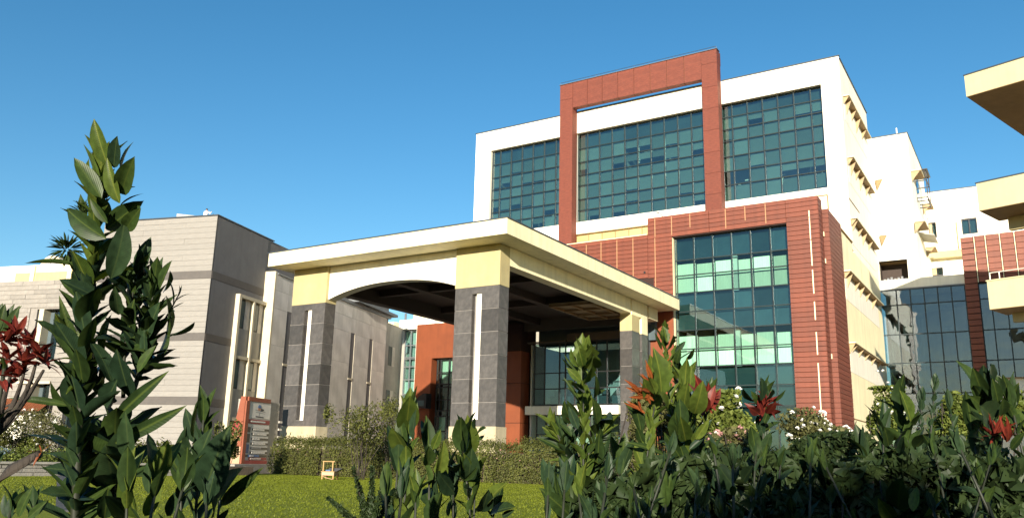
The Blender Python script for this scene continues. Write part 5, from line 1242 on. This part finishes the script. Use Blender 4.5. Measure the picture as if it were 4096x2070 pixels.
hd = hedge('hedge', 'long clipped green hedge across the back of the lawn before the portico', [(-24.6, 23.4), (-21.2, 22.5), (-17.9, 22.6), (-14.9, 22.9), (-11.5, 23.6), (-8, 24.2)], 1.12, 1.3, 52000, .062, 'fol_hedge')
for k in range(14):
    t = random.random(); x = -24+13*t; flower(hd, Vector((x, 22.2+random.uniform(-.3, .1), random.uniform(1.3, 2.0))), .035, 'petal_pink')
bush('garden_bush', 'yellowish fine bush at the end of the hedge near the rear pier', 1598, 1172, 17.5, 46, 66, 3000, .07, 'fol_light')
bush('garden_bush', 'dark narrow conifer at the right end of the hedge', 1545, 1160, 18.5, 30, 62, 2600, .07, 'fol_dark')
bush('sparse_tree', 'small sparse tree with open twigs in front of the left column', 915, 1072, 26.0, 84, 62, 2600, .085, 'fol_hedge', stems=14, hollow=.1, cat='tree')
bush('sparse_tree', 'taller thin shrub beside the set back stone bay', 985, 1040, 27.5, 28, 50, 700, .085, 'fol_hedge', stems=8, hollow=.1, cat='tree')
bush('garden_bush', 'round leafy bush between the stone wing and the directory sign', 576, 1108, 27.5, 34, 50, 1700, .11, 'fol_hedge')
bush('white_flowered_bush', 'rounded bush covered in small white flowers behind the planter wall', 125, 1078, 25.5, 84, 56, 6000, .06, 'fol_olive', 70, 'petal', .055, base=1.27)
bush('garden_bush', 'leafy green bush at the left edge behind the planter', 15, 1100, 24.5, 55, 44, 2600, .08, 'fol_hedge', base=1.27)
bush('garden_bush', 'low green bush left of the white flowered bush', 75, 1105, 25.0, 36, 30, 1500, .07, 'fol_light', base=1.27)
bush('garden_bush', 'blue grey leaved bush right of the white flowered bush', 205, 1118, 25.0, 26, 17, 900, .06, 'fol_blue', base=1.27)
bush('garden_bush', 'pale blue grey clump in the planter at the left edge', 18, 1140, 22.6, 30, 16, 800, .06, 'fol_blue', base=1.27)
hedge('flower_bed', 'strip of low bright green bedding plants in the planter', [(-22.9, 9.3), (-22.9, 16.6)], .26, 1.0, 7000, .06, 'fol_light', 1.28)
hedge('low_hedge', 'low leafy green hedge at the foot of the beige wing', [(-26.8, 16.5), (-27.8, 19.2), (-27.4, 21.3)], .78, .9, 6500, .10, 'fol_hedge')
# grass blades on the lawn
n = 150000
gx = rng.uniform(-22, 2, n); gyy = 6+16.8*rng.random(n)**.8
keep = ~((gx < -21.9) & (gyy < 18)); gx, gyy = gx[keep], gyy[keep]
gz = np.array([hz(a, c) for a, c in zip(gx, gyy)])+.004
hgt = rng.uniform(.012, .03, len(gx)); ang = rng.uniform(0, math.pi, len(gx)); wdt = .006+.006*rng.random(len(gx)); lean = rng.normal(0, .012, (len(gx), 2))
v0 = np.stack([gx-np.cos(ang)*wdt, gyy-np.sin(ang)*wdt, gz], 1); v1 = np.stack([gx+np.cos(ang)*wdt, gyy+np.sin(ang)*wdt, gz], 1); v2 = np.stack([gx+lean[:, 0], gyy+lean[:, 1], gz+hgt], 1)
g = mesh_np('grass', np.stack([v0, v1, v2], 1).reshape(-1, 3), 3, [(0, 1, 2)], M['grass']); g['kind'] = 'stuff'

# unseen shrubs added behind the viewer to shade the near plants
def bush_m(label, x, y, z, rx, rz, n):
    global at
    keep_at = at; at = lambda u, v, d: Vector((x, y, z))
    o = bush('shade_shrub', label, 0, 0, 21.05, rx*100, rz*100, n, .17, 'fol_dark', stems=8); at = keep_at
    return o
rng = np.random.default_rng(5)
bush_m('tall dense dark shade shrub added unseen behind the viewer on the left', -1.25, -4.1, 2.4, 1.25, 2.1, 16000)
bush_m('wide dark shade shrub added unseen farthest behind the viewer on the left', -3.3, -4.3, 1.7, 1.2, 1.5, 8000)
bush_m('lower dense dark shade shrub added unseen straight behind the viewer', .7, -3.9, 1.35, 1.1, 1.2, 9000)
bush_m('dense dark shade shrub added unseen behind the viewer on the right', 2.1, -3.5, 1.62, 1.3, 1.5, 13000)
bush_m('broad dark shade shrub added unseen far behind the viewer on the right', 3.9, -3.8, 1.85, 1.6, 1.7, 13000)
